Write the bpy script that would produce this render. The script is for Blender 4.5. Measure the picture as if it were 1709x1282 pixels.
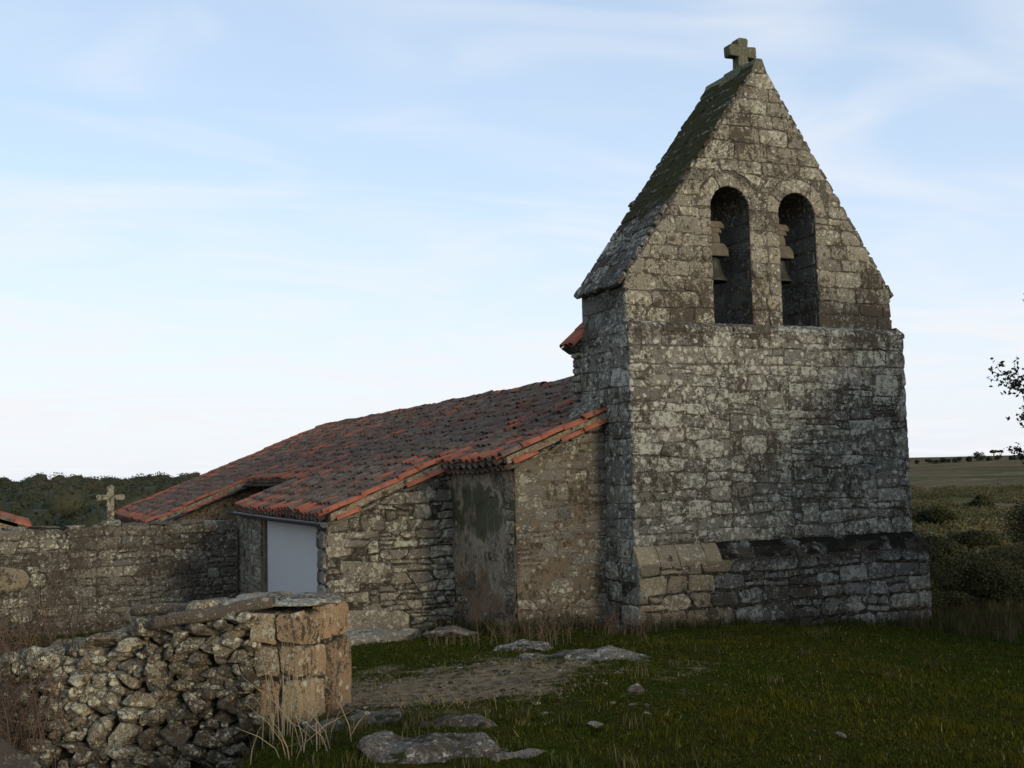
import bpy, math, random
import numpy as np
from mathutils import Matrix, Vector

# ------------------------------------------------------------------ camera, sky, sun, exposure
SC = bpy.context.scene
for o in list(bpy.data.objects):
    bpy.data.objects.remove(o)
COL = SC.collection
# world axes: X along the west front of the church, Y along its nave, Z up, origin at the belfry's front left foot
TH, ROLL, PITCH = math.radians(23.8), math.radians(1.35), math.radians(4.39)
RV = np.array([math.cos(TH), -math.sin(TH), 0.0])
FV = np.array([math.sin(TH), math.cos(TH), 0.0])
ZV = np.array([0, 0, 1.0])
CAM = np.array([-8.932, -15.733, 2.4])
fw = FV * math.cos(PITCH) + ZV * math.sin(PITCH)
up = -FV * math.sin(PITCH) + ZV * math.cos(PITCH)
r2 = RV * math.cos(ROLL) - up * math.sin(ROLL)
u2 = RV * math.sin(ROLL) + up * math.cos(ROLL)
cd = bpy.data.cameras.new("camera")
cd.sensor_fit = 'HORIZONTAL'
cd.sensor_width = 36.0
cd.lens = 36.0 * 1900 / 1709
cd.clip_start, cd.clip_end = 0.1, 8000
cam = bpy.data.objects.new("camera", cd)
COL.objects.link(cam)
cam.matrix_world = Matrix(((r2[0], u2[0], -fw[0], CAM[0]), (r2[1], u2[1], -fw[1], CAM[1]), (r2[2], u2[2], -fw[2], CAM[2]), (0, 0, 0, 1)))
SC.camera = cam

SUN_EL = math.radians(9.0)
sd = FV * -0.80 + RV * 0.60          # towards the sun: low, behind the viewer to the right
sd /= np.linalg.norm(sd)
SUN_AZ = math.atan2(sd[0], sd[1])    # clockwise from +Y
wd = bpy.data.worlds.new("World")
SC.world = wd
wd.use_nodes = True
wt = wd.node_tree
wt.nodes.clear()


def wn(t, **k):
    n = wt.nodes.new(t)
    for a, v in k.items():
        setattr(n, a, v)
    return n


sky = wn('ShaderNodeTexSky', sky_type='NISHITA', sun_disc=False, sun_elevation=SUN_EL, sun_rotation=SUN_AZ,
         altitude=800.0, air_density=1.0, dust_density=1.6, ozone_density=1.0)
SKY_STRENGTH = 0.15
bg = wn('ShaderNodeBackground')
bg.inputs[1].default_value = SKY_STRENGTH
wo = wn('ShaderNodeOutputWorld')
tc = wn('ShaderNodeTexCoord')
# thin cirrus: noise on the plane of the cloud layer (direction divided by its height)
sep = wn('ShaderNodeSeparateXYZ')
wt.links.new(tc.outputs['Generated'], sep.inputs[0])
mx = wn('ShaderNodeMath', operation='MAXIMUM')
wt.links.new(sep.outputs[2], mx.inputs[0])
mx.inputs[1].default_value = 0.0
ad = wn('ShaderNodeMath', operation='ADD')
wt.links.new(mx.outputs[0], ad.inputs[0])
ad.inputs[1].default_value = 0.12
dv = wn('ShaderNodeVectorMath', operation='DIVIDE')
cb = wn('ShaderNodeCombineXYZ')
for i in range(3):
    wt.links.new(ad.outputs[0], cb.inputs[i])
wt.links.new(tc.outputs['Generated'], dv.inputs[0])
wt.links.new(cb.outputs[0], dv.inputs[1])
mp = wn('ShaderNodeMapping')
mp.inputs['Rotation'].default_value = (0, 0, math.radians(52))
mp.inputs['Scale'].default_value = (0.8, 1.35, 0.0)
wt.links.new(dv.outputs[0], mp.inputs[0])
nz = wn('ShaderNodeTexNoise')
nz.inputs['Scale'].default_value = 1.45
nz.inputs['Detail'].default_value = 9
nz.inputs['Roughness'].default_value = 0.45
nz.inputs['Distortion'].default_value = 1.3
wt.links.new(mp.outputs[0], nz.inputs['Vector'])
cr = wn('ShaderNodeMapRange', interpolation_type='SMOOTHSTEP')
cr.inputs[1].default_value, cr.inputs[2].default_value = 0.38, 0.78
cr.inputs[3].default_value, cr.inputs[4].default_value = 0.0, 0.55
wt.links.new(nz.outputs[0], cr.inputs[0])
# an even high veil everywhere, a little thicker towards the horizon as any thin layer is
veil = wn('ShaderNodeMapRange', interpolation_type='SMOOTHSTEP')
veil.inputs[1].default_value, veil.inputs[2].default_value = 0.0, 0.55
veil.inputs[3].default_value, veil.inputs[4].default_value = 0.62, 0.42
wt.links.new(mx.outputs[0], veil.inputs[0])
VEIL = (4.6, 5.65, 7.4, 1)
mixv = wn('ShaderNodeMix', data_type='RGBA')
mixv.inputs[7].default_value = VEIL
wt.links.new(veil.outputs[0], mixv.inputs[0])
wt.links.new(sky.outputs[0], mixv.inputs[6])
mixc = wn('ShaderNodeMix', data_type='RGBA')
CLOUD = (5.1, 5.2, 5.4, 1)
mixc.inputs[7].default_value = CLOUD
# the thin layer is seen edge-on near the horizon and closes up there
low = wn('ShaderNodeMapRange', interpolation_type='SMOOTHSTEP')
low.inputs[1].default_value, low.inputs[2].default_value = 0.0, 0.30
low.inputs[3].default_value, low.inputs[4].default_value = 0.7, 0.0
wt.links.new(mx.outputs[0], low.inputs[0])
cs_ = wn('ShaderNodeMath', operation='ADD')
cs_.use_clamp = True
wt.links.new(cr.outputs[0], cs_.inputs[0])
wt.links.new(low.outputs[0], cs_.inputs[1])
wt.links.new(cs_.outputs[0], mixc.inputs[0])
wt.links.new(mixv.outputs[2], mixc.inputs[6])
wt.links.new(mixc.outputs[2], bg.inputs[0])
wt.links.new(bg.outputs[0], wo.inputs[0])

sl = bpy.data.lights.new("sun", 'SUN')
sl.energy = 2.0
sl.angle = math.radians(14)
sl.color = (1.0, 0.84, 0.62)
so = bpy.data.objects.new("sun", sl)
COL.objects.link(so)
sv = Vector((sd[0] * math.cos(SUN_EL), sd[1] * math.cos(SUN_EL), math.sin(SUN_EL)))
so.rotation_euler = sv.to_track_quat('Z', 'Y').to_euler()
so.location = (0, 0, 60)
SC.view_settings.view_transform = 'Standard'
SC.view_settings.look = 'None'
SC.view_settings.exposure = 0.25
SC.view_settings.gamma = 1.0
SC.view_settings.use_curve_mapping = False
SC.cycles.use_denoising = True
SC.cycles.max_bounces = 6

rnd = random.Random(7)
rng = np.random.default_rng(11)


# ------------------------------------------------------------------ materials
class Mat:
    def __init__(s, name, rough=0.95):
        s.m = bpy.data.materials.new(name)
        s.m.use_nodes = True
        s.t = s.m.node_tree
        s.b = s.t.nodes['Principled BSDF']
        s.b.inputs['Roughness'].default_value = rough
        s.b.inputs['Specular IOR Level'].default_value = 0.12
        g = s.n('ShaderNodeNewGeometry')
        s.pos, s.nor, s.isl = g.outputs['Position'], g.outputs['Normal'], g.outputs['Random Per Island']
        oi = s.n('ShaderNodeObjectInfo')
        s.rand = s.math('FRACT', s.math('ADD', s.isl, oi.outputs['Random']))

    def n(s, t, **k):
        x = s.t.nodes.new(t)
        for a, v in k.items():
            setattr(x, a, v)
        return x

    def put(s, sock, v):
        if hasattr(v, 'links'):
            s.t.links.new(v, sock)
        elif isinstance(v, tuple) and len(v) == 3 and sock.type == 'RGBA':
            sock.default_value = (*v, 1)
        else:
            sock.default_value = v

    def math(s, op, a, b=0.0, clamp=False):
        x = s.n('ShaderNodeMath', operation=op)
        x.use_clamp = clamp
        s.put(x.inputs[0], a)
        s.put(x.inputs[1], b)
        return x.outputs[0]

    def scaled(s, vec, sc):
        x = s.n('ShaderNodeVectorMath', operation='MULTIPLY')
        s.put(x.inputs[0], vec)
        x.inputs[1].default_value = sc
        return x.outputs[0]

    def noise(s, scale, detail=6, rough=0.6, dist=0.0, vec=None):
        x = s.n('ShaderNodeTexNoise')
        s.put(x.inputs['Vector'], vec if vec is not None else s.pos)
        x.inputs['Scale'].default_value = scale
        x.inputs['Detail'].default_value = detail
        x.inputs['Roughness'].default_value = rough
        x.inputs['Distortion'].default_value = dist
        return x.outputs[0]

    def voro(s, scale, feature='F1', vec=None, out='Distance', rnd_=1.0):
        x = s.n('ShaderNodeTexVoronoi', feature=feature)
        s.put(x.inputs['Vector'], vec if vec is not None else s.pos)
        x.inputs['Scale'].default_value = scale
        x.inputs['Randomness'].default_value = rnd_
        return x.outputs[out]

    def step(s, v, lo, hi, a=0.0, b=1.0):
        x = s.n('ShaderNodeMapRange', interpolation_type='SMOOTHSTEP')
        s.put(x.inputs[0], v)
        for i, q in enumerate((lo, hi, a, b)):
            s.put(x.inputs[i + 1], q)
        return x.outputs[0]

    def mix(s, f, a, b, mode='MIX'):
        x = s.n('ShaderNodeMix', data_type='RGBA', blend_type=mode)
        s.put(x.inputs[0], f)
        s.put(x.inputs[6], a)
        s.put(x.inputs[7], b)
        return x.outputs[2]

    def sepz(s):
        x = s.n('ShaderNodeSeparateXYZ')
        s.t.links.new(s.pos, x.inputs[0])
        return x.outputs

    def done(s, col, height=None, strength=0.5, dist=0.02):
        s.put(s.b.inputs['Base Color'], col)
        if height is not None:
            bp = s.n('ShaderNodeBump')
            bp.inputs['Strength'].default_value = strength
            bp.inputs['Distance'].default_value = dist
            s.put(bp.inputs['Height'], height)
            s.t.links.new(bp.outputs[0], s.b.inputs['Normal'])
        return s.m


def stone_mat(name, a, b, pale=(0.55, 0.53, 0.43), dark=(0.036, 0.028, 0.020), pale_amt=0.5, dark_amt=0.5, fine=1.0,
              bands=(), ochre=0.25, moss=0.0, moss_col=(0.022, 0.024, 0.008), moss_z=None):
    """a weathered granite/sandstone: two stone tones, pale and dark lichen, ochre iron stain, black crust along given heights"""
    s = Mat(name)
    warp = s.n('ShaderNodeVectorMath', operation='ADD')
    nzc = s.n('ShaderNodeTexNoise')
    s.t.links.new(s.pos, nzc.inputs['Vector'])
    nzc.inputs['Scale'].default_value = 11 * fine
    nzc.inputs['Detail'].default_value = 3
    s.t.links.new(s.pos, warp.inputs[0])
    s.t.links.new(s.scaled(nzc.outputs['Color'], (0.09 / fine,) * 3), warp.inputs[1])
    wp = warp.outputs[0]
    c = s.mix(s.rand, a, b)
    own = s.math('FRACT', s.math('MULTIPLY', s.rand, 13.7))
    own2 = s.math('SUBTRACT', s.math('FRACT', s.math('MULTIPLY', s.rand, 29.3)), 0.5)
    c = s.mix(s.step(own, 0.0, 0.6, 0.6, 0.0), c, tuple(x * 0.42 for x in b))
    c = s.mix(s.step(own, 0.80, 1.0, 0.0, 0.5), c, tuple(min(0.5, x * 1.5) for x in a))
    c = s.mix(s.step(s.noise(1.6, 4, 0.55), 0.35, 0.7, 0.0, 0.55), c, tuple(x * 0.62 for x in a))
    c = s.mix(s.step(s.noise(2.7 * fine, 6, 0.7, 0.6), 0.60 - 0.16 * ochre, 0.78, 0.0, 0.75 * min(1, ochre * 2)), c, (0.30, 0.175, 0.075))
    # grain of the rock
    gr = s.noise(46 * fine, 5, 0.7)
    c = s.mix(s.step(gr, 0.3, 0.7, 0.75, 0.0), c, tuple(x * 0.45 for x in b))
    # pale crustose lichen: round spots and rags
    big = s.noise(0.75, 3, 0.5)
    vs = s.voro(7.5 * fine, vec=wp)
    spots = s.step(vs, 0.30 + 0.14 * pale_amt, 0.24 + 0.12 * pale_amt)
    keep = s.step(s.voro(7.5 * fine, vec=wp, out='Color'), 0.70 - 0.35 * pale_amt, 0.74 - 0.35 * pale_amt)
    spots = s.math('MULTIPLY', s.math('MULTIPLY', spots, keep), min(1.0, pale_amt * 1.6))
    rags = s.step(s.math('ADD', s.noise(10 * fine, 7, 0.66, 0.4), s.math('ADD', s.math('MULTIPLY', s.math('SUBTRACT', big, 0.5), 0.4), s.math('MULTIPLY', own2, 0.13))),
                  0.635 - 0.10 * pale_amt, 0.67 - 0.10 * pale_amt)
    fine_rags = s.step(s.math('ADD', s.noise(30 * fine, 4, 0.6, 0.2), s.math('MULTIPLY', own2, 0.10)), 0.625 - 0.07 * pale_amt, 0.66 - 0.07 * pale_amt)
    rags = s.math('MAXIMUM', rags, s.math('MULTIPLY', fine_rags, 0.9))
    v2 = s.step(s.voro(3.1 * fine, vec=wp), 0.27, 0.22)
    k2 = s.step(s.voro(3.1 * fine, vec=wp, out='Color'), 0.80 - 0.30 * pale_amt, 0.82 - 0.30 * pale_amt)
    spots = s.math('MAXIMUM', spots, s.math('MULTIPLY', s.math('MULTIPLY', v2, k2), min(1.0, pale_amt)))
    pl = s.math('MAXIMUM', s.math('MULTIPLY', spots, 0.8), s.math('MULTIPLY', rags, 0.75))
    pc = s.mix(s.noise(3.1, 3), pale, tuple(x * y for x, y in zip(pale, (0.72, 0.74, 0.62))))
    c = s.mix(pl, c, pc)
    # dark crust, gathered in drifts and along the given heights
    z = s.sepz()
    cl_ = s.math('ADD', s.math('MULTIPLY', s.math('SUBTRACT', s.noise(1.1, 5, 0.65), 0.5), 0.6), s.math('MULTIPLY', own2, -0.08))
    for (zc, half, amt) in bands:
        d = s.math('ABSOLUTE', s.math('SUBTRACT', z[2], zc))
        cl_ = s.math('ADD', cl_, s.step(d, half, half * 0.2, 0.0, 0.13 * amt))
    dkn = s.math('MAXIMUM', s.noise(8.0 * fine, 7, 0.70, 0.35, s.scaled(s.pos, (1.0, 1.0, 0.72))), s.math('SUBTRACT', s.noise(19 * fine, 5, 0.65, 0.3), 0.02))
    dkn = s.math('ADD', dkn, s.math('MULTIPLY', s.math('SUBTRACT', s.noise(52 * fine, 3, 0.6), 0.5), 0.22))
    dk = s.step(s.math('ADD', dkn, cl_), 0.655 - 0.12 * dark_amt, 0.685 - 0.12 * dark_amt)
    c = s.mix(s.math('MULTIPLY', dk, 0.86), c, s.mix(s.noise(2.0, 3), dark, tuple(x * 1.9 for x in dark)))
    # small dark pits everywhere
    pits = s.step(s.voro(24 * fine, vec=wp), 0.24, 0.12)
    pits = s.math('MULTIPLY', pits, s.step(s.noise(2.3, 3), 0.42, 0.6))
    c = s.mix(s.math('MULTIPLY', pits, 0.7), c, dark)
    if moss:
        upz = s.n('ShaderNodeSeparateXYZ')
        s.t.links.new(s.nor, upz.inputs[0])
        mn = s.noise(2.6, 8, 0.7, 0.3)
        if moss_z:
            mn = s.math('ADD', mn, s.step(z[2], moss_z[0], moss_z[1], -0.10, 0.16))
        m = s.math('MULTIPLY', s.step(mn, 0.62 - 0.3 * moss, 0.67 - 0.3 * moss), s.step(upz.outputs[2], 0.2, 0.5))
        c = s.mix(m, c, moss_col)
    h = s.math('ADD', s.math('MULTIPLY', gr, 0.55), s.math('MULTIPLY', s.noise(12 * fine, 6, 0.7), 1.0))
    h = s.math('ADD', h, s.math('MULTIPLY', pl, 0.3))
    h = s.math('SUBTRACT', h, s.math('MULTIPLY', pits, 0.5))
    return s.done(c, h, 0.9, 0.035 / fine)


def ramp_leaf(name, cols, rough=0.7, noise_scale=0.6, trans=0.0):
    s = Mat(name, rough)
    c = s.mix(s.rand, cols[0], cols[1])
    c = s.mix(s.step(s.noise(noise_scale, 4), 0.4, 0.65), c, cols[2])
    return s.done(c)


M = {}
M['belfry'] = stone_mat('belfry_stone', (0.34, 0.30, 0.22), (0.28, 0.26, 0.21), dark_amt=0.95, pale_amt=0.62, fine=1.35, bands=((4.9, 0.3, 0.6),), ochre=0.25)
M['shaft'] = stone_mat('shaft_stone', (0.285, 0.262, 0.20), (0.215, 0.21, 0.185), dark_amt=0.68, pale=(0.56, 0.55, 0.48), pale_amt=0.72, fine=1.1, bands=((4.62, 0.3, 0.6), (1.12, 0.22, 0.8)), ochre=0.2)
M['plinth'] = stone_mat('plinth_stone', (0.20, 0.195, 0.175), (0.155, 0.155, 0.145), pale=(0.38, 0.38, 0.36), dark_amt=0.85, pale_amt=0.5, bands=((0.98, 0.25, 1.2),), ochre=0.1, moss=0.6, moss_col=(0.012, 0.012, 0.007))
M['tan'] = stone_mat('tan_stone', (0.33, 0.265, 0.165), (0.27, 0.235, 0.17), dark_amt=0.35, pale_amt=0.25, ochre=0.5)
M['rubble'] = stone_mat('rubble_stone', (0.25, 0.22, 0.165), (0.20, 0.19, 0.16), dark_amt=0.45, pale_amt=0.45, fine=1.1, ochre=0.4)
M['yard'] = stone_mat('yard_wall_stone', (0.20, 0.18, 0.14), (0.14, 0.135, 0.115), dark_amt=1.0, pale_amt=0.42, fine=1.3, ochre=0.2)
M['dry'] = stone_mat('dry_wall_stone', (0.30, 0.25, 0.165), (0.215, 0.19, 0.14), pale=(0.58, 0.55, 0.42), dark=(0.034, 0.026, 0.017), dark_amt=1.15, pale_amt=0.72, fine=1.9, ochre=0.6)
M['pier'] = stone_mat('pier_stone', (0.45, 0.29, 0.15), (0.36, 0.265, 0.165), dark_amt=0.75, pale_amt=0.5, fine=1.5, ochre=0.7)
M['cap'] = stone_mat('wall_cap_stone', (0.33, 0.29, 0.21), (0.27, 0.25, 0.20), dark_amt=0.75, pale_amt=0.75, fine=1.8)
M['slab'] = stone_mat('roof_slab_stone', (0.16, 0.155, 0.135), (0.12, 0.12, 0.11), dark_amt=1.15, pale_amt=0.5, moss=0.42, moss_col=(0.034, 0.033, 0.007), moss_z=(5.8, 7.8))
M['rock'] = stone_mat('outcrop_rock', (0.18, 0.165, 0.135), (0.14, 0.13, 0.11), pale=(0.46, 0.44, 0.38), dark_amt=1.2, pale_amt=0.45, fine=1.6, moss=0.34, moss_col=(0.022, 0.024, 0.008))
M['jamb'] = stone_mat('jamb_stone', (0.19, 0.185, 0.16), (0.14, 0.14, 0.125), dark_amt=0.5, pale_amt=0.2, ochre=0.1)
M['flank'] = stone_mat('flank_stone', (0.23, 0.225, 0.19), (0.18, 0.18, 0.155), dark_amt=0.4, pale_amt=0.35, ochre=0.1)
M['cross'] = stone_mat('cross_stone', (0.20, 0.20, 0.13), (0.17, 0.175, 0.12), pale=(0.30, 0.31, 0.2), dark_amt=0.5, pale_amt=0.4, fine=2.0)
M['pale_cross'] = stone_mat('pale_cross_stone', (0.30, 0.29, 0.21), (0.28, 0.27, 0.2), dark_amt=0.8, pale_amt=0.6, fine=1.5)


def mortar_mat(name, a, b, dark_amt=0.5, pale=0.3):
    s = Mat(name)
    c = s.mix(s.step(s.noise(3, 7, 0.7), 0.3, 0.7), a, b)
    c = s.mix(s.step(s.noise(22, 6, 0.75), 0.35, 0.65, 0.8, 0.0), c, tuple(x * 0.4 for x in a))
    c = s.mix(s.step(s.noise(14, 7, 0.7), 0.57 - 0.1 * pale, 0.61 - 0.1 * pale, 0, 0.7), c, (0.34, 0.33, 0.28))
    c = s.mix(s.step(s.noise(9, 8, 0.72), 0.58 - 0.13 * dark_amt, 0.63 - 0.13 * dark_amt, 0, 0.9), c, (0.035, 0.028, 0.02))
    return s.done(c, s.noise(26, 7, 0.75), 1.0, 0.04)


M['mortar'] = stone_mat('tower_mortar', (0.15, 0.135, 0.105), (0.12, 0.11, 0.09), dark_amt=0.95, pale_amt=0.5, fine=1.5)
M['mortar_old'] = mortar_mat('tower_mortar', (0.185, 0.165, 0.125), (0.145, 0.135, 0.115), 0.6)
M['render'] = stone_mat('worn_render', (0.25, 0.20, 0.13), (0.21, 0.175, 0.125), dark_amt=0.72, pale_amt=0.35, fine=1.2, ochre=0.5)
M['mortar_dark'] = mortar_mat('dark_mortar', (0.10, 0.085, 0.062), (0.075, 0.07, 0.06), 0.7)
M['mortar_sand'] = mortar_mat('sand_mortar', (0.30, 0.225, 0.135), (0.24, 0.19, 0.12), 0.3)


def plaster_mat():
    s = Mat('stained_plaster')
    z = s.sepz()
    c = s.mix(s.step(s.noise(2.2, 6, 0.6), 0.35, 0.65), (0.30, 0.245, 0.165), (0.21, 0.18, 0.13))
    oc = s.math('ADD', s.noise(1.3, 6, 0.65, 0.4), s.step(z[2], 0.0, 1.3, 0.16, -0.12))
    c = s.mix(s.step(oc, 0.50, 0.58, 0, 0.85), c, (0.17, 0.105, 0.062))
    g = s.math('ADD', s.noise(1.5, 6, 0.6, 0.3, s.scaled(s.pos, (1, 1, 0.7))), s.step(s.math('ABSOLUTE', s.math('SUBTRACT', z[2], 1.75)), 0.15, 0.8, 0.12, -0.25))
    c = s.mix(s.step(g, 0.47, 0.54, 0, 0.9), c, (0.055, 0.062, 0.026))
    streak = s.noise(5.0, 5, 0.6, 0, s.scaled(s.pos, (1.0, 1.0, 0.1)))
    c = s.mix(s.step(streak, 0.55, 0.72, 0, 0.35), c, (0.30, 0.28, 0.24))
    pit = s.math('MULTIPLY', s.step(s.voro(11), 0.22, 0.15), s.step(s.noise(2.7, 3), 0.5, 0.6))
    c = s.mix(pit, c, (0.03, 0.022, 0.016))
    c = s.mix(s.step(s.noise(5, 8, 0.75), 0.53, 0.60, 0, 0.75), c, (0.05, 0.04, 0.028))
    c = s.mix(s.step(s.noise(17, 6, 0.7), 0.5, 0.58, 0, 0.5), c, (0.08, 0.066, 0.048))
    return s.done(c, s.math('SUBTRACT', s.noise(16, 7, 0.7), pit), 0.8, 0.03)


M['plaster'] = plaster_mat()


def white_mat():
    s = Mat('whitewashed_plaster', 0.9)
    c = s.mix(s.noise(1.6, 5), (0.50, 0.495, 0.47), (0.45, 0.445, 0.425))
    return s.done(c, s.noise(9, 5), 0.15, 0.02)


M['white'] = white_mat()


def tile_mat(name, red_from, fresh):
    s = Mat(name, 0.9)
    red = s.mix(s.noise(3.0, 4), (0.27, 0.085, 0.05), (0.20, 0.07, 0.048))
    if fresh:
        red = s.mix(s.noise(2.0, 3), (0.36, 0.12, 0.066), (0.26, 0.092, 0.055))
    old = s.mix(s.step(s.noise(7, 6, 0.7), 0.35, 0.65), (0.10, 0.074, 0.056), (0.165, 0.13, 0.10))
    old = s.mix(s.step(s.math('FRACT', s.math('MULTIPLY', s.rand, 7.3)), 0.70, 0.78, 0, 0.7), old, (0.15, 0.07, 0.05))
    c = s.mix(s.step(s.rand, red_from, red_from + 0.03), old, red)
    lich = s.step(s.noise(13, 7, 0.7), 0.60, 0.66)
    c = s.mix(s.math('MULTIPLY', lich, 0.3 if fresh else 0.6), c, (0.29, 0.28, 0.23))
    dk = s.step(s.noise(6, 8, 0.75), 0.55 if fresh else 0.49, 0.62, 0, 0.75)
    c = s.mix(dk, c, (0.035, 0.03, 0.022))
    ms = s.step(s.noise(1.1, 6, 0.7), 0.55, 0.66, 0, 0.15 if fresh else 0.55)
    c = s.mix(ms, c, (0.07, 0.062, 0.025))
    return s.done(c, s.noise(30, 6, 0.7), 0.6, 0.015)


M['tile_old'] = tile_mat('old_clay_tile', 0.94, False)
M['tile_red'] = tile_mat('red_clay_tile', 0.06, True)


def simple(name, a, b, scale=8, rough=0.7, bump=0.3, bscale=20, metal=0.0, stretch=None):
    s = Mat(name, rough)
    v = s.scaled(s.pos, stretch) if stretch else None
    c = s.mix(s.step(s.noise(scale, 6, 0.65, 0, v), 0.3, 0.7), a, b)
    s.b.inputs['Metallic'].default_value = metal
    return s.done(c, s.noise(bscale, 5, 0.7, 0, v), bump, 0.02)


M['gutter'] = simple('dark_painted_metal', (0.045, 0.05, 0.06), (0.03, 0.032, 0.038), 6, 0.4, 0.1)
M['wood'] = simple('weathered_wood', (0.15, 0.13, 0.095), (0.08, 0.07, 0.052), 5, 0.85, 0.7, 14, stretch=(1, 1, 1))
M['beam'] = stone_mat('grey_old_timber', (0.20, 0.155, 0.11), (0.15, 0.125, 0.095), dark_amt=0.5, pale_amt=0.25, fine=1.6, ochre=0.3)
M['bronze'] = simple('tarnished_bronze', (0.06, 0.062, 0.045), (0.035, 0.038, 0.03), 9, 0.55, 0.2, metal=0.5)
M['iron'] = simple('dull_iron', (0.03, 0.026, 0.022), (0.05, 0.036, 0.026), 9, 0.7, 0.3)
M['soil'] = simple('dark_earth', (0.05, 0.04, 0.026), (0.03, 0.025, 0.017), 6, 0.95, 0.8)
M['leaf_oak'] = ramp_leaf('oak_leaves', [(0.040, 0.048, 0.026), (0.065, 0.070, 0.040), (0.046, 0.050, 0.024)])
M['leaf_far'] = ramp_leaf('far_wood_leaves', [(0.021, 0.026, 0.014), (0.034, 0.039, 0.020), (0.044, 0.044, 0.022)], noise_scale=0.05)
M['leaf_bush'] = ramp_leaf('bush_leaves', [(0.018, 0.022, 0.008), (0.032, 0.036, 0.013), (0.042, 0.040, 0.013)], noise_scale=0.8)
M['leaf_scrub'] = ramp_leaf('scrub_leaves', [(0.040, 0.046, 0.016), (0.070, 0.066, 0.026), (0.095, 0.078, 0.034)], noise_scale=0.09)
M['bark'] = simple('oak_bark', (0.07, 0.06, 0.048), (0.035, 0.03, 0.024), 9, 0.95, 1.0, 18)
M['twig'] = simple('dry_twigs', (0.15, 0.10, 0.068), (0.085, 0.06, 0.043), 3, 0.9, 0.2)


def grass_mat():
    s = Mat('grass_blades', 0.8)
    s.b.inputs['Specular IOR Level'].default_value = 0.0
    at = s.n('ShaderNodeAttribute', attribute_name='col')
    return s.done(s.mix(s.math('MULTIPLY', s.isl, 0.5), at.outputs['Color'], (0.012, 0.014, 0.004)))


M['grass'] = grass_mat()


# ------------------------------------------------------------------ mesh helpers
def tag(o, label=None, cat=None, group=None, kind=None):
    for k, v in (('label', label), ('category', cat), ('group', group), ('kind', kind)):
        if v:
            o[k] = v
    return o


def obj(name, verts, faces, mat, parent=None, loc=None, smooth=True):
    me = bpy.data.meshes.new(name)
    me.from_pydata([tuple(map(float, v)) for v in verts], [], faces)
    if smooth:
        me.polygons.foreach_set('use_smooth', [True] * len(me.polygons))
    me.materials.append(M[mat] if isinstance(mat, str) else mat)
    return link(name, me, parent, loc)


def link(name, me, parent=None, loc=None):
    o = bpy.data.objects.new(name, me)
    COL.objects.link(o)
    if loc is not None:
        o.location = loc
    if parent is not None:
        put_under(o, parent)
    return o


def put_under(o, parent):
    """parent o and keep it where it is in the world (all parents here are unrotated)"""
    off = Vector((0, 0, 0))
    p = parent
    while p is not None:
        off += p.location
        p = p.parent
    o.parent = parent
    o.location = o.location - off


def empty(name, loc=(0, 0, 0), parent=None):
    o = bpy.data.objects.new(name, None)
    COL.objects.link(o)
    o.location = loc
    o.empty_display_size = 0.3
    if parent is not None:
        put_under(o, parent)
    return o


def bulk(name, V, F, mat, parent=None, smooth=False, cols=None):
    """large triangle mesh from arrays"""
    V = np.asarray(V, np.float32).reshape(-1, 3)
    F = np.asarray(F, np.int32)
    k = F.shape[1]
    me = bpy.data.meshes.new(name)
    me.vertices.add(len(V))
    me.vertices.foreach_set('co', V.ravel())
    me.loops.add(F.size)
    me.loops.foreach_set('vertex_index', F.ravel())
    me.polygons.add(len(F))
    me.polygons.foreach_set('loop_start', np.arange(0, F.size, k, dtype=np.int32))
    if smooth:
        me.polygons.foreach_set('use_smooth', np.ones(len(F), bool))
    me.update()
    if cols is not None:
        a = me.color_attributes.new('col', 'FLOAT_COLOR', 'POINT')
        a.data.foreach_set('color', np.asarray(cols, np.float32).ravel())
    me.materials.append(M[mat])
    return link(name, me, parent)


def box(name, a, b, mat, parent=None):
    a, b = np.array(a, float), np.array(b, float)
    v = [(x, y, z) for x in (a[0], b[0]) for y in (a[1], b[1]) for z in (a[2], b[2])]
    f = [(0, 1, 3, 2), (4, 6, 7, 5), (0, 4, 5, 1), (2, 3, 7, 6), (0, 2, 6, 4), (1, 5, 7, 3)]
    return obj(name, v, f, mat, parent, smooth=False)


def prism(name, pts, axis, a, b, mat, parent=None):
    """polygon pts (2D) extruded along axis: axis 1 -> pts are (x,z) ; axis 0 -> (y,z); axis 2 -> (x,y)"""
    n = len(pts)
    def mk(p, t):
        return {1: (p[0], t, p[1]), 0: (t, p[0], p[1]), 2: (p[0], p[1], t)}[axis]
    v = [mk(p, a) for p in pts] + [mk(p, b) for p in pts]
    f = [tuple(range(n))[::-1], tuple(range(n, 2 * n))] + [(i, (i + 1) % n, n + (i + 1) % n, n + i) for i in range(n)]
    o = obj(name, v, f, mat, parent, smooth=False)
    import bmesh
    bm = bmesh.new()
    bm.from_mesh(o.data)
    bmesh.ops.recalc_face_normals(bm, faces=bm.faces)
    bm.to_mesh(o.data)
    bm.free()
    return o


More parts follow.
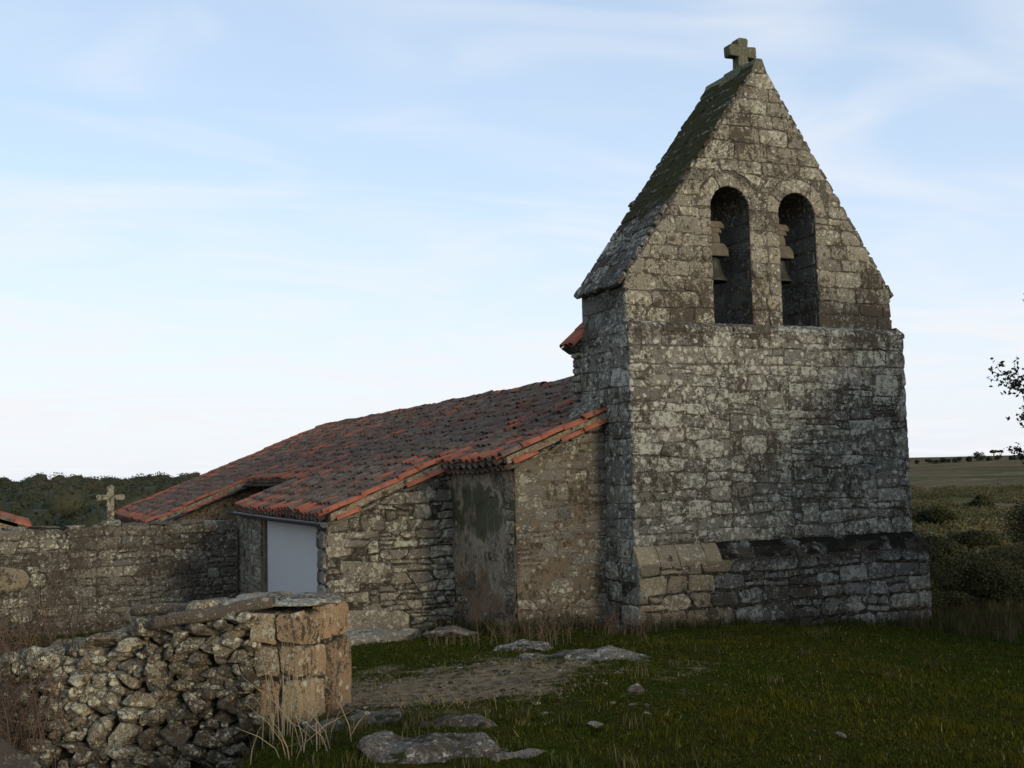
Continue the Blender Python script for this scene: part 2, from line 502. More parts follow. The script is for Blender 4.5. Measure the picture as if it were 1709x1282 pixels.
def tube(pts, rad, seg=6):
    """verts, faces of a tube through pts with radius list"""
    V, F = [], []
    pts = [np.array(p, float) for p in pts]
    for i, p in enumerate(pts):
        d = pts[min(i + 1, len(pts) - 1)] - pts[max(i - 1, 0)]
        d /= np.linalg.norm(d) + 1e-9
        ref = np.array([0, 0, 1.0]) if abs(d[2]) < 0.9 else np.array([1.0, 0, 0])
        a = np.cross(d, ref)
        a /= np.linalg.norm(a)
        b = np.cross(d, a)
        r = rad[i] if hasattr(rad, '__len__') else rad
        for k in range(seg):
            t = 2 * math.pi * k / seg
            V.append(p + r * (a * math.cos(t) + b * math.sin(t)))
    for i in range(len(pts) - 1):
        for k in range(seg):
            F.append((i * seg + k, i * seg + (k + 1) % seg, (i + 1) * seg + (k + 1) % seg, (i + 1) * seg + k))
    F.append(tuple(range(seg)))
    F.append(tuple(range((len(pts) - 1) * seg, len(pts) * seg))[::-1])
    return V, F


def merge(parts):
    V, F, k = [], [], 0
    for v, f in parts:
        V += list(v)
        F += [tuple(i + k for i in q) for q in f]
        k += len(v)
    return V, F


# ---- stones laid in a wall plane
def clip(poly, n, c):
    """keep the side n.p <= c"""
    out = []
    for i, p in enumerate(poly):
        q = poly[(i + 1) % len(poly)]
        dp, dq = n[0] * p[0] + n[1] * p[1] - c, n[0] * q[0] + n[1] * q[1] - c
        if dp <= 0:
            out.append(p)
        if dp * dq < 0:
            t = dp / (dp - dq)
            out.append((p[0] + t * (q[0] - p[0]), p[1] + t * (q[1] - p[1])))
    return out


def area(poly):
    return 0.5 * sum(p[0] * q[1] - q[0] * p[1] for p, q in zip(poly, poly[1:] + poly[:1]))


def courses(u0, u1, v0, v1, h, w, R, split=0.0, jit=0.015, wave=0.012):
    """stones laid in courses: polygons with jittered corners"""
    polys = []
    v = v0
    ph = R.uniform(0, 6)
    lev = [v0]
    while v < v1 - h[0] * 0.6:
        v = min(v + R.uniform(*h), v1)
        if v1 - v < h[0] * 0.6:
            v = v1
        lev.append(v)
    def wv(u, k):
        if k == 0 or k == len(lev) - 1:
            return 0.0
        return wave * (math.sin(u * 1.7 + ph + k * 2.1) + 0.6 * math.sin(u * 4.3 + k * 1.3))
    for k in range(len(lev) - 1):
        a, b = lev[k], lev[k + 1]
        u = u0
        cuts = [(u0, u0)]
        while u < u1 - w[0] * 0.5:
            u = u + R.uniform(*w) * (0.8 + 0.4 * (b - a) / (0.5 * (h[0] + h[1])))
            if u1 - u < w[0] * 0.6:
                u = u1
            t = 0 if u == u1 else R.uniform(-1, 1) * jit * 1.6
            cuts.append((u - t, u + t))
        for (l0, l1), (r0, r1) in zip(cuts, cuts[1:]):
            A0, B0, A1, B1 = a + wv(l0, k), a + wv(r0, k), b + wv(l1, k + 1), b + wv(r1, k + 1)
            if R.random() < split and (b - a) > 0.14:
                t = R.uniform(0.38, 0.62)
                m0, m1 = A0 + (A1 - A0) * t, B0 + (B1 - B0) * (t + R.uniform(-.08, .08))
                lm, rm = (l0 + l1) / 2, (r0 + r1) / 2
                c = R.uniform(0.4, 0.65)
                polys.append([(l0, A0), (r0, B0), (rm, m1), (lm, m0)])
                if r0 - l0 > 0.24:
                    um, vm = lm + (rm - lm) * c, m0 + (m1 - m0) * c
                    ut, vt = l1 + (r1 - l1) * c, A1 + (B1 - A1) * c
                    polys.append([(lm, m0), (um, vm), (ut, vt), (l1, A1)])
                    polys.append([(um, vm), (rm, m1), (r1, B1), (ut, vt)])
                else:
                    polys.append([(lm, m0), (rm, m1), (r1, B1), (l1, A1)])
            else:
                polys.append([(l0, A0), (r0, B0), (r1, B1), (l1, A1)])
    return polys


def rubble(u0, u1, v0, v1, h, w, R, jit=0.2, asp=1.0):
    """rough walling: loose broken courses, ragged corners, some taller blocks and many small fillers"""
    mh, mw = (h[0] + h[1]) / 2, (w[0] + w[1]) / 2
    ps = []
    # the wall is raised in panels whose beds do not line up
    u = u0
    while u < u1 - 0.01:
        pw_ = R.uniform(0.9, 1.9)
        if u1 - u - pw_ < 0.7:
            pw_ = u1 - u
        ps += courses(u, u + pw_, v0, v1, h, w, R, split=0.30, jit=0.045, wave=0.03)
        u += pw_
    big_ = []
    for _ in range(int((u1 - u0) * (v1 - v0) / (mh * mw) * 0.07)):
        bw, bh = mw * R.uniform(0.9, 1.5), mh * R.uniform(1.35, 1.9)
        x, y = R.uniform(u0, max(u0, u1 - bw)), R.uniform(v0, max(v0, v1 - bh))
        q = [(x, y), (x + bw, y), (x + bw, y + bh), (x, y + bh)]
        if all(abs(x - b[0][0]) > mw * 1.6 or abs(y - b[0][1]) > mh * 2 for b in big_):
            big_.append(q)
    out = []
    for p in ps:
        cx, cy = sum(a[0] for a in p) / len(p), sum(a[1] for a in p) / len(p)
        hit = None
        for b in big_:
            if b[0][0] - 0.02 < cx < b[1][0] + 0.02 and b[0][1] - 0.02 < cy < b[2][1] + 0.02:
                hit = b
                break
        if hit is None:
            for b in big_:      # trim neighbours back to the block's edge
                if any(b[0][0] < a[0] < b[1][0] and b[0][1] < a[1] < b[2][1] for a in p):
                    gx = max(b[0][0] - cx, cx - b[1][0])
                    gy = max(b[0][1] - cy, cy - b[2][1])
                    if gx > gy:
                        p = clip(p, (1, 0), b[0][0]) if cx < b[0][0] else clip(p, (-1, 0), -b[1][0])
                    else:
                        p = clip(p, (0, 1), b[0][1]) if cy < b[0][1] else clip(p, (0, -1), -b[2][1])
                    if len(p) < 3:
                        break
            if len(p) >= 3:
                out.append(p)
    out += big_
    jj = mh * 0.085
    def jt(a):
        return (min(u1, max(u0, a[0] + R.uniform(-jj, jj))), min(v1, max(v0, a[1] + R.uniform(-jj, jj))))
    return [[jt(a) for a in p] for p in out]


def stone_shape(poly, R, gap, bevel, proud, depth, rough):
    n = len(poly)
    if area(poly) < 0:
        poly = poly[::-1]
    cx = sum(p[0] for p in poly) / n
    cy = sum(p[1] for p in poly) / n
    rad = math.sqrt(abs(area(poly)) / math.pi)
    hu = max(0.02, (max(p[0] for p in poly) - min(p[0] for p in poly)) / 2)
    hv = max(0.02, (max(p[1] for p in poly) - min(p[1] for p in poly)) / 2)
    ku, kv = max(0.6, 1 - gap / hu), max(0.6, 1 - gap / hv)
    pts = [((p[0] - cx) * ku, (p[1] - cy) * kv) for p in poly]
    rd = R.uniform(0.07, 0.19)
    ring = []
    for i, p in enumerate(pts):
        q = pts[(i + 1) % n]
        ring.append((p[0] + (q[0] - p[0]) * rd, p[1] + (q[1] - p[1]) * rd))
        if n <= 5 and math.hypot(q[0] - p[0], q[1] - p[1]) > 0.16:
            ring.append((p[0] + (q[0] - p[0]) * 0.5, p[1] + (q[1] - p[1]) * 0.5))
        ring.append((p[0] + (q[0] - p[0]) * (1 - rd), p[1] + (q[1] - p[1]) * (1 - rd)))
    ring = [(p[0] + R.uniform(-rough, rough), p[1] + R.uniform(-rough, rough)) for p in ring]
    m = len(ring)
    V, F = [], []
    bu, bw = max(0.5, 1 - bevel / hu), max(0.5, 1 - bevel / hv)
    tl, tu = R.uniform(-0.12, 0.12), R.uniform(-0.12, 0.12)
    pr = proud * (R.uniform(0.5, 1.4) if R.random() > 0.12 else R.uniform(0.05, 0.4))
    for p in ring:
        V.append((p[0], p[1], -depth))
    for p in ring:
        V.append((p[0], p[1], pr * 0.35))
    for p in ring:
        x, y = p[0] * bu, p[1] * bw
        V.append((x, y, pr + x * tl * 0.4 + y * tu * 0.4 + R.uniform(-1, 1) * rough * 0.5))
    V.append((R.uniform(-.2, .2) * rad, R.uniform(-.2, .2) * rad, pr + R.uniform(0.1, 1.0) * rough * 0.9))
    for a in (0, m):
        for i in range(m):
            j = (i + 1) % m
            F.append((a + i, a + j, a + m + j, a + m + i))
    for i in range(m):
        F.append((2 * m + i, 2 * m + (i + 1) % m, 3 * m))
    return (cx, cy), V, F


def lay(parent, polys, O, U, Vv, N, mat, R, gap=0.012, bevel=0.03, proud=0.03, depth=0.06, rough=0.008, name='stone', limit=300, minarea=0.0035, special=None, base=None):
    """each polygon becomes a stone of its own; past the limit the smaller ones are joined"""
    O, U, Vv, N = (np.array(x, float) for x in (O, U, Vv, N))
    flip = np.dot(np.cross(U, Vv), N) < 0
    polys = [p for p in polys if len(p) >= 3 and abs(area(p)) > minarea]
    order = sorted(range(len(polys)), key=lambda i: -abs(area(polys[i])))
    rank = {i: k for k, i in enumerate(order)}
    rest = []
    for i, p in enumerate(polys):
        (cx, cy), V, F = stone_shape(p, R, gap, bevel, proud, depth, rough)
        c = O + U * cx + Vv * cy
        vs = [U * a + Vv * b + N * w for a, b, w in V]
        if flip:
            F = [f[::-1] for f in F]
        m = mat
        if special:
            m = special(cx, cy, R) or mat
        if rank[i] < limit:
            obj(name, vs, F, m, parent, loc=c, smooth=False)
        else:
            rest.append(([v + c for v in vs], F))
    if rest:
        V, F = merge(rest)
        o = obj('small_stones', V, F, mat, parent, smooth=False)
        o['kind'] = 'stuff'


# 3D boulder
def ico(sub):
    t = (1 + 5 ** 0.5) / 2
    V = [(-1, t, 0), (1, t, 0), (-1, -t, 0), (1, -t, 0), (0, -1, t), (0, 1, t), (0, -1, -t), (0, 1, -t), (t, 0, -1), (t, 0, 1), (-t, 0, -1), (-t, 0, 1)]
    V = [np.array(v, float) / np.linalg.norm(v) for v in V]
    F = [(0, 11, 5), (0, 5, 1), (0, 1, 7), (0, 7, 10), (0, 10, 11), (1, 5, 9), (5, 11, 4), (11, 10, 2), (10, 7, 6), (7, 1, 8), (3, 9, 4), (3, 4, 2), (3, 2, 6), (3, 6, 8), (3, 8, 9), (4, 9, 5), (2, 4, 11), (6, 2, 10), (8, 6, 7), (9, 8, 1)]
    for _ in range(sub):
        mid, NF = {}, []
        def m(a, b):
            k = (min(a, b), max(a, b))
            if k not in mid:
                v = V[a] + V[b]
                V.append(v / np.linalg.norm(v))
                mid[k] = len(V) - 1
            return mid[k]
        for a, b, c in F:
            x, y, z = m(a, b), m(b, c), m(c, a)
            NF += [(a, x, z), (b, y, x), (c, z, y), (x, y, z)]
        F = NF
    return np.array(V), F


ICO1, ICO2, ICO3, ICO4 = ico(1), ico(2), ico(3), ico(4)


def bumps(P, R, n=10, amp=0.18, k=(1.2, 3.5)):
    d = np.zeros(len(P))
    for _ in range(n):
        w = np.array([R.gauss(0, 1) for _ in range(3)])
        w *= R.uniform(*k) / np.linalg.norm(w)
        d += np.sin(P @ w + R.uniform(0, 6.28)) * amp / math.sqrt(n) * 1.4 / math.sqrt(np.linalg.norm(w))
    return d


def boulder(size, R, base=ICO2, box_=0.55, amp=0.16, facets=5):
    """irregular stone: sphere squared off, cut by a few flat faces, roughened"""
    P, F = base
    P = P.copy()
    m = np.max(np.abs(P), axis=1, keepdims=True)
    P = P * (1 - box_) + (P / m) * box_ * 0.86
    P *= (1 + bumps(P, R, 9, amp))[:, None]
    for _ in range(facets):
        n = np.array([R.gauss(0, 1) for _ in range(3)])
        n /= np.linalg.norm(n)
        c = R.uniform(0.50, 0.85)
        d = P @ n - c
        P -= np.outer(np.maximum(d, 0) * 0.97, n)
    P += (bumps(P, R, 12, 0.075, (5, 13)))[:, None] * P
    return P * np.array(size), F


def rotz(a):
    c, s = math.cos(a), math.sin(a)
    return np.array([[c, -s, 0], [s, c, 0], [0, 0, 1]])


def rotx(a):
    c, s = math.cos(a), math.sin(a)
    return np.array([[1, 0, 0], [0, c, -s], [0, s, c]])


def roty(a):
    c, s = math.cos(a), math.sin(a)
    return np.array([[c, 0, s], [0, 1, 0], [-s, 0, c]])


# leaves: n small triangles pairs scattered over lobes
def leaves(centers, radii, n, size, hollow=0.55, rg=rng, flat=1.0):
    centers, radii = np.asarray(centers, float), np.asarray(radii, float)
    w = radii.prod(axis=1) ** (2 / 3)
    idx = rg.choice(len(centers), n, p=w / w.sum())
    d = rg.normal(size=(n, 3))
    d /= np.linalg.norm(d, axis=1, keepdims=True)
    r = hollow + (1 - hollow) * rg.random(n) ** 0.7 + rg.normal(0, 0.05, n)
    P = centers[idx] + d * r[:, None] * radii[idx]
    a = rg.normal(size=(n, 3))
    a /= np.linalg.norm(a, axis=1, keepdims=True)
    b = np.cross(a, rg.normal(size=(n, 3)))
    b /= np.linalg.norm(b, axis=1, keepdims=True) + 1e-9
    s = size * (0.6 + 0.8 * rg.random(n))[:, None]
    V = np.stack([P - a * s, P + b * s * 0.5 * flat, P + a * s, P - b * s * 0.5 * flat], axis=1).reshape(-1, 3)
    F = (np.arange(n) * 4)[:, None] + np.array([0, 1, 2, 3])
    return V, F


# ------------------------------------------------------------------ ground
def to_yard(X, Y, z=0.0):
    """the yard's own frame: X to the right and Y ahead of the gate path where the picture was taken"""
    return np.array([CAM[0], CAM[1], 0]) + RV * X + FV * Y + ZV * z


RP = [(0, 0.6), (22, -0.55), (40, -1.9), (60, -2.7), (100, -3.3), (200, -3.5), (350, -1.3), (500, 0.9), (700, 5.4), (900, 4.4), (1500, 0), (6000, -30)]
LP = [(0, 0.6), (22, -0.6), (40, -1.6), (100, -5.5), (180, -8), (250, -6.5), (330, -4.6), (420, -2.6), (600, -3), (1500, -8), (6000, -40)]


def ground_z(X, Y):
    X, Y = np.asarray(X, float), np.asarray(Y, float)
    r = np.hypot(X, Y)
    Yc = np.clip(Y, 0, 30)
    near = 0.85 - 0.045 * Yc - 0.009 * np.minimum((X - 2) ** 2, 40) - 0.03 * np.maximum(0, Yc - 14)
    near = near + 0.035 * np.sin(X * 0.9 + 1) * np.sin(Y * 0.7) + 0.018 * np.sin(X * 2.3 + Y * 1.1) + 0.012 * np.sin(Y * 3.1 - X * 1.9)
    near = near + 0.10 * np.exp(-((X + 0.6) ** 2 / 1.5 + (Y - 8.4) ** 2 / 1.2))
    near = near - 0.75 / (1 + np.exp((X + 2.35) / 0.12)) * np.clip((Y - 5.5) / 1.5, 0, 1) * np.clip((12.5 - Y) / 1.5, 0, 1)
    az = np.arctan2(X, np.maximum(Y, 1e-3) + 0 * X)
    w = np.clip((az + 0.20) / 0.45, 0, 1)
    w = w * w * (3 - 2 * w)
    rp = np.interp(r, *zip(*RP))
    lp = np.interp(r, *zip(*LP))
    far = rp * w + lp * (1 - w)
    far = far + np.clip((r - 60) / 200, 0, 1) * (0.7 * np.sin(X * 0.021 + 2) * np.sin(Y * 0.017) + 0.25 * np.sin(X * 0.07 + Y * 0.05))
    back = np.clip(-Y / 30, 0, 1)
    far = far * (1 - back) + back * np.minimum(0.85, far)
    t = np.clip((r - 21) / 22, 0, 1)
    t = t * t * (3 - 2 * t)
    return near * (1 - t) + far * t


def ground_mat():
    s = Mat('ground_soil_and_turf', 1.0)
    s.b.inputs['Specular IOR Level'].default_value = 0.0
    z = s.sepz()
    moss = s.mix(s.step(s.noise(1.7, 6, 0.65), 0.38, 0.62), (0.028, 0.038, 0.006), (0.044, 0.038, 0.010))
    moss = s.mix(s.step(s.noise(9, 6, 0.7), 0.45, 0.65), moss, (0.016, 0.020, 0.004))
    # worn, dry patch on the path in front of the porch
    pc = to_yard(-0.7, 11.9)
    d = s.n('ShaderNodeVectorMath', operation='DISTANCE')
    s.t.links.new(s.scaled(s.pos, (1, 1, 0)), d.inputs[0])
    d.inputs[1].default_value = (pc[0], pc[1], 0)
    w = s.math('ADD', s.math('MULTIPLY', d.outputs['Value'], -0.22), s.math('MULTIPLY', s.noise(1.5, 8, 0.75), 2.1))
    bare = s.mix(s.step(s.noise(8, 6, 0.7), 0.35, 0.65), (0.25, 0.19, 0.12), (0.11, 0.085, 0.052))
    near = s.mix(s.step(w, 0.58, 0.82), moss, bare)
    # open country: brown pasture, heath and green strips
    far = s.mix(s.step(s.noise(0.012, 6, 0.6), 0.42, 0.58), (0.15, 0.118, 0.072), (0.10, 0.086, 0.05))
    far = s.mix(s.step(s.noise(0.028, 7, 0.65, 0, s.scaled(s.pos, (1, 1, 1))), 0.54, 0.60, 0, 0.8), far, (0.065, 0.078, 0.026))
    far = s.mix(s.step(s.noise(0.30, 7, 0.7), 0.5, 0.60, 0, 0.6), far, (0.05, 0.05, 0.024))
    far = s.mix(s.step(s.noise(0.05, 4, 0.6), 0.60, 0.66, 0, 0.7), far, (0.17, 0.14, 0.09))
    cd_ = s.n('ShaderNodeVectorMath', operation='DISTANCE')
    s.t.links.new(s.pos, cd_.inputs[0])
    cd_.inputs[1].default_value = (0, 0, 0)
    c = s.mix(s.step(cd_.outputs['Value'], 14, 45), near, far)
    return s.done(c, s.noise(14, 8, 0.75), 0.8, 0.05)


M['ground'] = ground_mat()
angs = np.concatenate([np.linspace(-0.62, 0.62, 300), np.linspace(0.62, 2 * math.pi - 0.62, 60)[1:-1]])
rs = np.concatenate([[0.0], np.geomspace(2.0, 5500, 260)])
A, Rr = np.meshgrid(angs, rs, indexing='ij')
X, Y = np.sin(A) * Rr, np.cos(A) * Rr
Zg = ground_z(X, Y)
P = CAM[None, None] * np.array([1, 1, 0]) + RV * X[..., None] + FV * Y[..., None] + ZV * Zg[..., None]
na, nr = A.shape
ii, jj = np.meshgrid(np.arange(na), np.arange(nr - 1), indexing='ij')
i2 = (ii + 1) % na
Fg = np.stack([ii * nr + jj, i2 * nr + jj, i2 * nr + jj + 1, ii * nr + jj + 1], -1).reshape(-1, 4)[:, ::-1]
g = bulk('ground', P.reshape(-1, 3), Fg, 'ground', smooth=True)
g['kind'] = 'structure'


def on_ground(X, Y, dz=0.0):
    return to_yard(X, Y, float(ground_z(X, Y)) + dz)


def gz_world(x, y):
    d = np.array([x - CAM[0], y - CAM[1], 0])
    return float(ground_z(d @ RV, d @ FV))


# ------------------------------------------------------------------ church
church = empty('church', (2.7, -0.35, 0))
tag(church, 'small old stone church with twin-arched bell gable and red clay tile roof', 'church')
EX, EY, EZ = (1, 0, 0), (0, 1, 0), (0, 0, 1)
APX, APZ, EAV = 2.80, 9.36, 5.46
BL, BR = 0.03, 5.42
LEDGE = 4.76

# --- belfry wall with two arched openings
belfry = empty('belfry', (2.7, 0, LEDGE), church)
OPEN = [(1.70, 2.47, 6.715), (3.08, 3.85, 6.705)]


def arch_pts(x0, x1, zs, n=14):
    r, c = (x1 - x0) / 2, (x0 + x1) / 2
    return [(x0, LEDGE)] + [(c - r * math.cos(math.pi * i / n), zs + r * math.sin(math.pi * i / n)) for i in range(n + 1)] + [(x1, LEDGE)]


def belfry_core():
    import bmesh
    bm = bmesh.new()
    out = [(BL, LEDGE - 0.3), (BR, LEDGE - 0.3), (BR, EAV), (APX, APZ), (BL, EAV)]
    edges = []
    for loop in [out] + [arch_pts(*o) for o in OPEN]:
        vs = [bm.verts.new((p[0], 0.0, p[1])) for p in loop]
        edges += [bm.edges.new((vs[i], vs[(i + 1) % len(vs)])) for i in range(len(vs))]
    bmesh.ops.triangle_fill(bm, edges=edges, use_beauty=True)
    inside = []
    for f in bm.faces:
        c = f.calc_center_median()
        for (x0, x1, zs) in OPEN:
            r, cx = (x1 - x0) / 2, (x0 + x1) / 2
            if x0 < c.x < x1 and LEDGE < c.z < zs or math.hypot(c.x - cx, c.z - zs) < r * 0.98:
                inside.append(f)
                break
    if inside:
        bmesh.ops.delete(bm, geom=list(set(inside)), context='FACES')
    ex = bmesh.ops.extrude_face_region(bm, geom=list(bm.faces))
    for v in ex['geom']:
        if isinstance(v, bmesh.types.BMVert):
            v.co.y = 1.53
    bmesh.ops.recalc_face_normals(bm, faces=bm.faces)
    for v in bm.verts:
        if v.co.y < 0.1:
            v.co.y = 0.015
    me = bpy.data.meshes.new('wall_core')
    bm.to_mesh(me)
    bm.free()
    me.materials.append(M['mortar'])
    return link('wall_core', me, belfry)


belfry_core()
R = random.Random(3)
# front face stones, clipped by the gable, cut round the openings
polys = []
piers = [(BL - 0.02, OPEN[0][0]), (OPEN[0][1], OPEN[1][0]), (OPEN[1][1], BR + 0.02)]
SPR = 6.70
for (a, b) in piers:
    ww = (0.26, 0.5) if b - a > 1 else (0.24, 0.36)
    polys += courses(a, b, LEDGE - 0.02, SPR - 0.02, (0.22, 0.30), ww, R, split=0.06)
upper = courses(BL - 0.02, BR + 0.02, SPR - 0.02, APZ + 0.1, (0.21, 0.31), (0.28, 0.56), R, split=0.08)
RING = 0.27
for p in upper:
    d = []
    for i, q in enumerate(p):
        q2 = p[(i + 1) % len(p)]
        for t in range(4):
            d.append((q[0] + (q2[0] - q[0]) * t / 4, q[1] + (q2[1] - q[1]) * t / 4))
    drop = False
    for (x0, x1, zs) in OPEN:
        r, cx = (x1 - x0) / 2 + RING, (x0 + x1) / 2
        mcx, mcz = sum(q[0] for q in d) / len(d), sum(q[1] for q in d) / len(d)
        if math.hypot(mcx - cx, mcz - zs) < r * 0.98:
            drop = True
            break
        d = [q if math.hypot(q[0] - cx, q[1] - zs) >= r or q[1] < zs - 0.1 else
             (cx + (q[0] - cx) * r / math.hypot(q[0] - cx, q[1] - zs), zs + (q[1] - zs) * r / math.hypot(q[0] - cx, q[1] - zs)) for q in d]
    if not drop:
        # thin out collinear points again
        e = [q for i, q in enumerate(d) if i % 4 == 0 or min(abs(math.hypot(q[0] - (o[0] + o[1]) / 2, q[1] - o[2]) - ((o[1] - o[0]) / 2 + RING)) for o in OPEN) < 1e-6]
        polys.append(e)
nl = (EAV - APZ, APX - BL)
ln = math.hypot(*nl)
cl = []
for p in polys:
    off = R.uniform(0.0, 0.05)
    # left slope: line through (BL,EAV)-(APX,APZ)
    n1 = (-(APZ - EAV) / ln, (APX - BL) / ln)
    c1 = n1[0] * BL + n1[1] * EAV - 0.02
    p = clip(p, n1, c1)
    ln2 = math.hypot(APZ - EAV, BR - APX)
    n2 = ((APZ - EAV) / ln2, (BR - APX) / ln2)
    p = clip(p, n2, n2[0] * BR + n2[1] * EAV - 0.03 + off) if len(p) >= 3 else []
    if len(p) >= 3:
        cl.append(p)
# voussoirs
for (x0, x1, zs) in OPEN:
    r, cx = (x1 - x0) / 2, (x0 + x1) / 2
    nv = 6
    for k in range(nv):
        a0, a1 = math.pi * k / nv, math.pi * (k + 1) / nv
        rr = r + RING * R.uniform(0.85, 1.0)
        cl.append([(cx - r * math.cos(a0), zs + r * math.sin(a0)), (cx - r * math.cos((a0 + a1) / 2), zs + r * math.sin((a0 + a1) / 2)),
                   (cx - r * math.cos(a1), zs + r * math.sin(a1)), (cx - rr * math.cos(a1), zs + rr * math.sin(a1)), (cx - rr * math.cos(a0), zs + rr * math.sin(a0))])
lay(belfry, cl, (0, 0.015, 0), EX, EZ, (0, -1, 0), 'belfry', R, gap=0.006, bevel=0.012, proud=0.018, rough=0.012)
# left flank
lay(belfry, courses(0.0, 1.53, LEDGE - 0.05, EAV - 0.04, (0.22, 0.30), (0.34, 0.6), R), (BL, 0, 0), EY, EZ, (-1, 0, 0), 'flank', R, gap=0.007, bevel=0.012, proud=0.012)
lay(belfry, courses(0.0, 1.53, LEDGE - 0.05, EAV - 0.04, (0.22, 0.30), (0.34, 0.6), R), (BR, 0, 0), EY, EZ, EX, 'jamb', R, gap=0.007, bevel=0.015, proud=0.015)
# jambs of the openings
for (x0, x1, zs) in OPEN:
    lay(belfry, courses(0.05, 1.5, LEDGE, zs, (0.25, 0.34), (0.4, 0.75), R), (x1, 0, 0), EY, EZ, (-1, 0, 0), 'jamb', R, gap=0.009, bevel=0.015, proud=0.012, name='jamb_stone')
    lay(belfry, courses(0.05, 1.5, LEDGE, zs, (0.25, 0.34), (0.4, 0.75), R), (x0, 0, 0), EY, EZ, EX, 'jamb', R, gap=0.009, bevel=0.015, proud=0.012, name='jamb_stone')
# stone slab roof of the belfry
broof = empty('belfry_roof', (APX, 0.76, EAV), church)
for side in (-1, 1):
    ex = BL - 0.13 if side < 0 else BR + 0.12
    ez = EAV - 0.02 - 0.13 * (APZ - EAV) / (APX - BL) * 0.6
    a = np.array([ex, 0, ez])
    b = np.array([APX, 0, APZ + 0.0])
    L = np.linalg.norm(b - a)
    Vd = (b - a) / L
    Nn = np.cross(Vd, (0, 1, 0)) if side < 0 else np.cross((0, 1, 0), Vd)
    Nn = Nn if Nn[2] > 0 else -Nn
    ps = courses(0.02, 1.58, 0, L, (0.20, 0.32), (0.25, 0.6), R, jit=0.03, wave=0.02)
    lay(broof, ps, a + Nn * 0.02, EY, Vd, Nn, 'slab', R, gap=0.003, bevel=0.03, proud=0.02, depth=0.05, rough=0.014, name='roof_slab')
P_, F_ = boulder((0.10, 0.12, 0.05), R, ICO2, 0.6, 0.15, 4)
obj('loose_slab', P_ @ roty(-0.5).T, F_, 'slab', broof, loc=(1.13, 1.50, 7.08))
# ridge capping stones and cross base
def rough_block(a, b, mat, parent, name, R, amp=0.012, seg=4):
    """box with slightly uneven, rounded sides"""
    a, b = np.array(a, float), np.array(b, float)
    P, F = ICO3
    Q = P.copy()
    m = np.max(np.abs(Q), axis=1, keepdims=True)
    Q = Q * 0.16 + (Q / m) * 0.84
    s = (b - a) / 2
    Q = Q / np.max(np.abs(Q)) * 1.0 * s
    Q += bumps(Q * 6 / max(s), R, 8, amp * 2)[:, None] * (P)
    return obj(name, Q, F, mat, parent, loc=(a + b) / 2)


for k, (y0, y1) in enumerate(((0.0, 0.42), (0.42, 0.98), (0.98, 1.56))):
    pts = [(APX - 0.17, APZ - 0.24), (APX - 0.06, APZ + (0.03 if k != 1 else 0.06)), (APX + 0.06, APZ + (0.03 if k != 1 else 0.06)), (APX + 0.15, APZ - 0.20)]
    prism('ridge_stone', pts, 1, y0, y1 - 0.012, 'cross', broof)
# cross: arms as one carved stone with slightly flaring ends
def cross_mesh(w, h, t, arm_z, arm_h, stem_w, flare):
    pts = [(-stem_w * 0.55, 0), (-stem_w * .5, arm_z - arm_h / 2), (-w / 2 + 0.02, arm_z - arm_h / 2 - flare * 0.5), (-w / 2, arm_z - arm_h / 2 + 0.02),
           (-w / 2 - 0.005, arm_z + arm_h / 2 - 0.01), (-w / 2 + 0.04, arm_z + arm_h / 2 + flare), (-stem_w * .5, arm_z + arm_h / 2), (-stem_w * .58, h - 0.03), (-stem_w * .5 + 0.03, h),
           (stem_w * .5 - 0.02, h + 0.005), (stem_w * .58, h - 0.03), (stem_w * .5, arm_z + arm_h / 2 - 0.01), (w / 2 - 0.02, arm_z + arm_h / 2 + flare * 0.6), (w / 2, arm_z + arm_h / 2 - 0.02),
           (w / 2 + 0.005, arm_z - arm_h / 2 + 0.02), (w / 2 - 0.03, arm_z - arm_h / 2 - flare), (stem_w * .5, arm_z - arm_h / 2), (stem_w * .55, 0)]
    return pts


CX, CZ = 2.93, APZ + 0.04
pts = [(CX + p[0], CZ + p[1]) for p in cross_mesh(0.56, 0.60, 0.2, 0.36, 0.20, 0.20, 0.012)]
co = prism('cross', pts, 1, 0.62, 0.82, 'cross', broof)
bv = co.modifiers.new('b', 'BEVEL')
bv.width = 0.018
bv.segments = 2

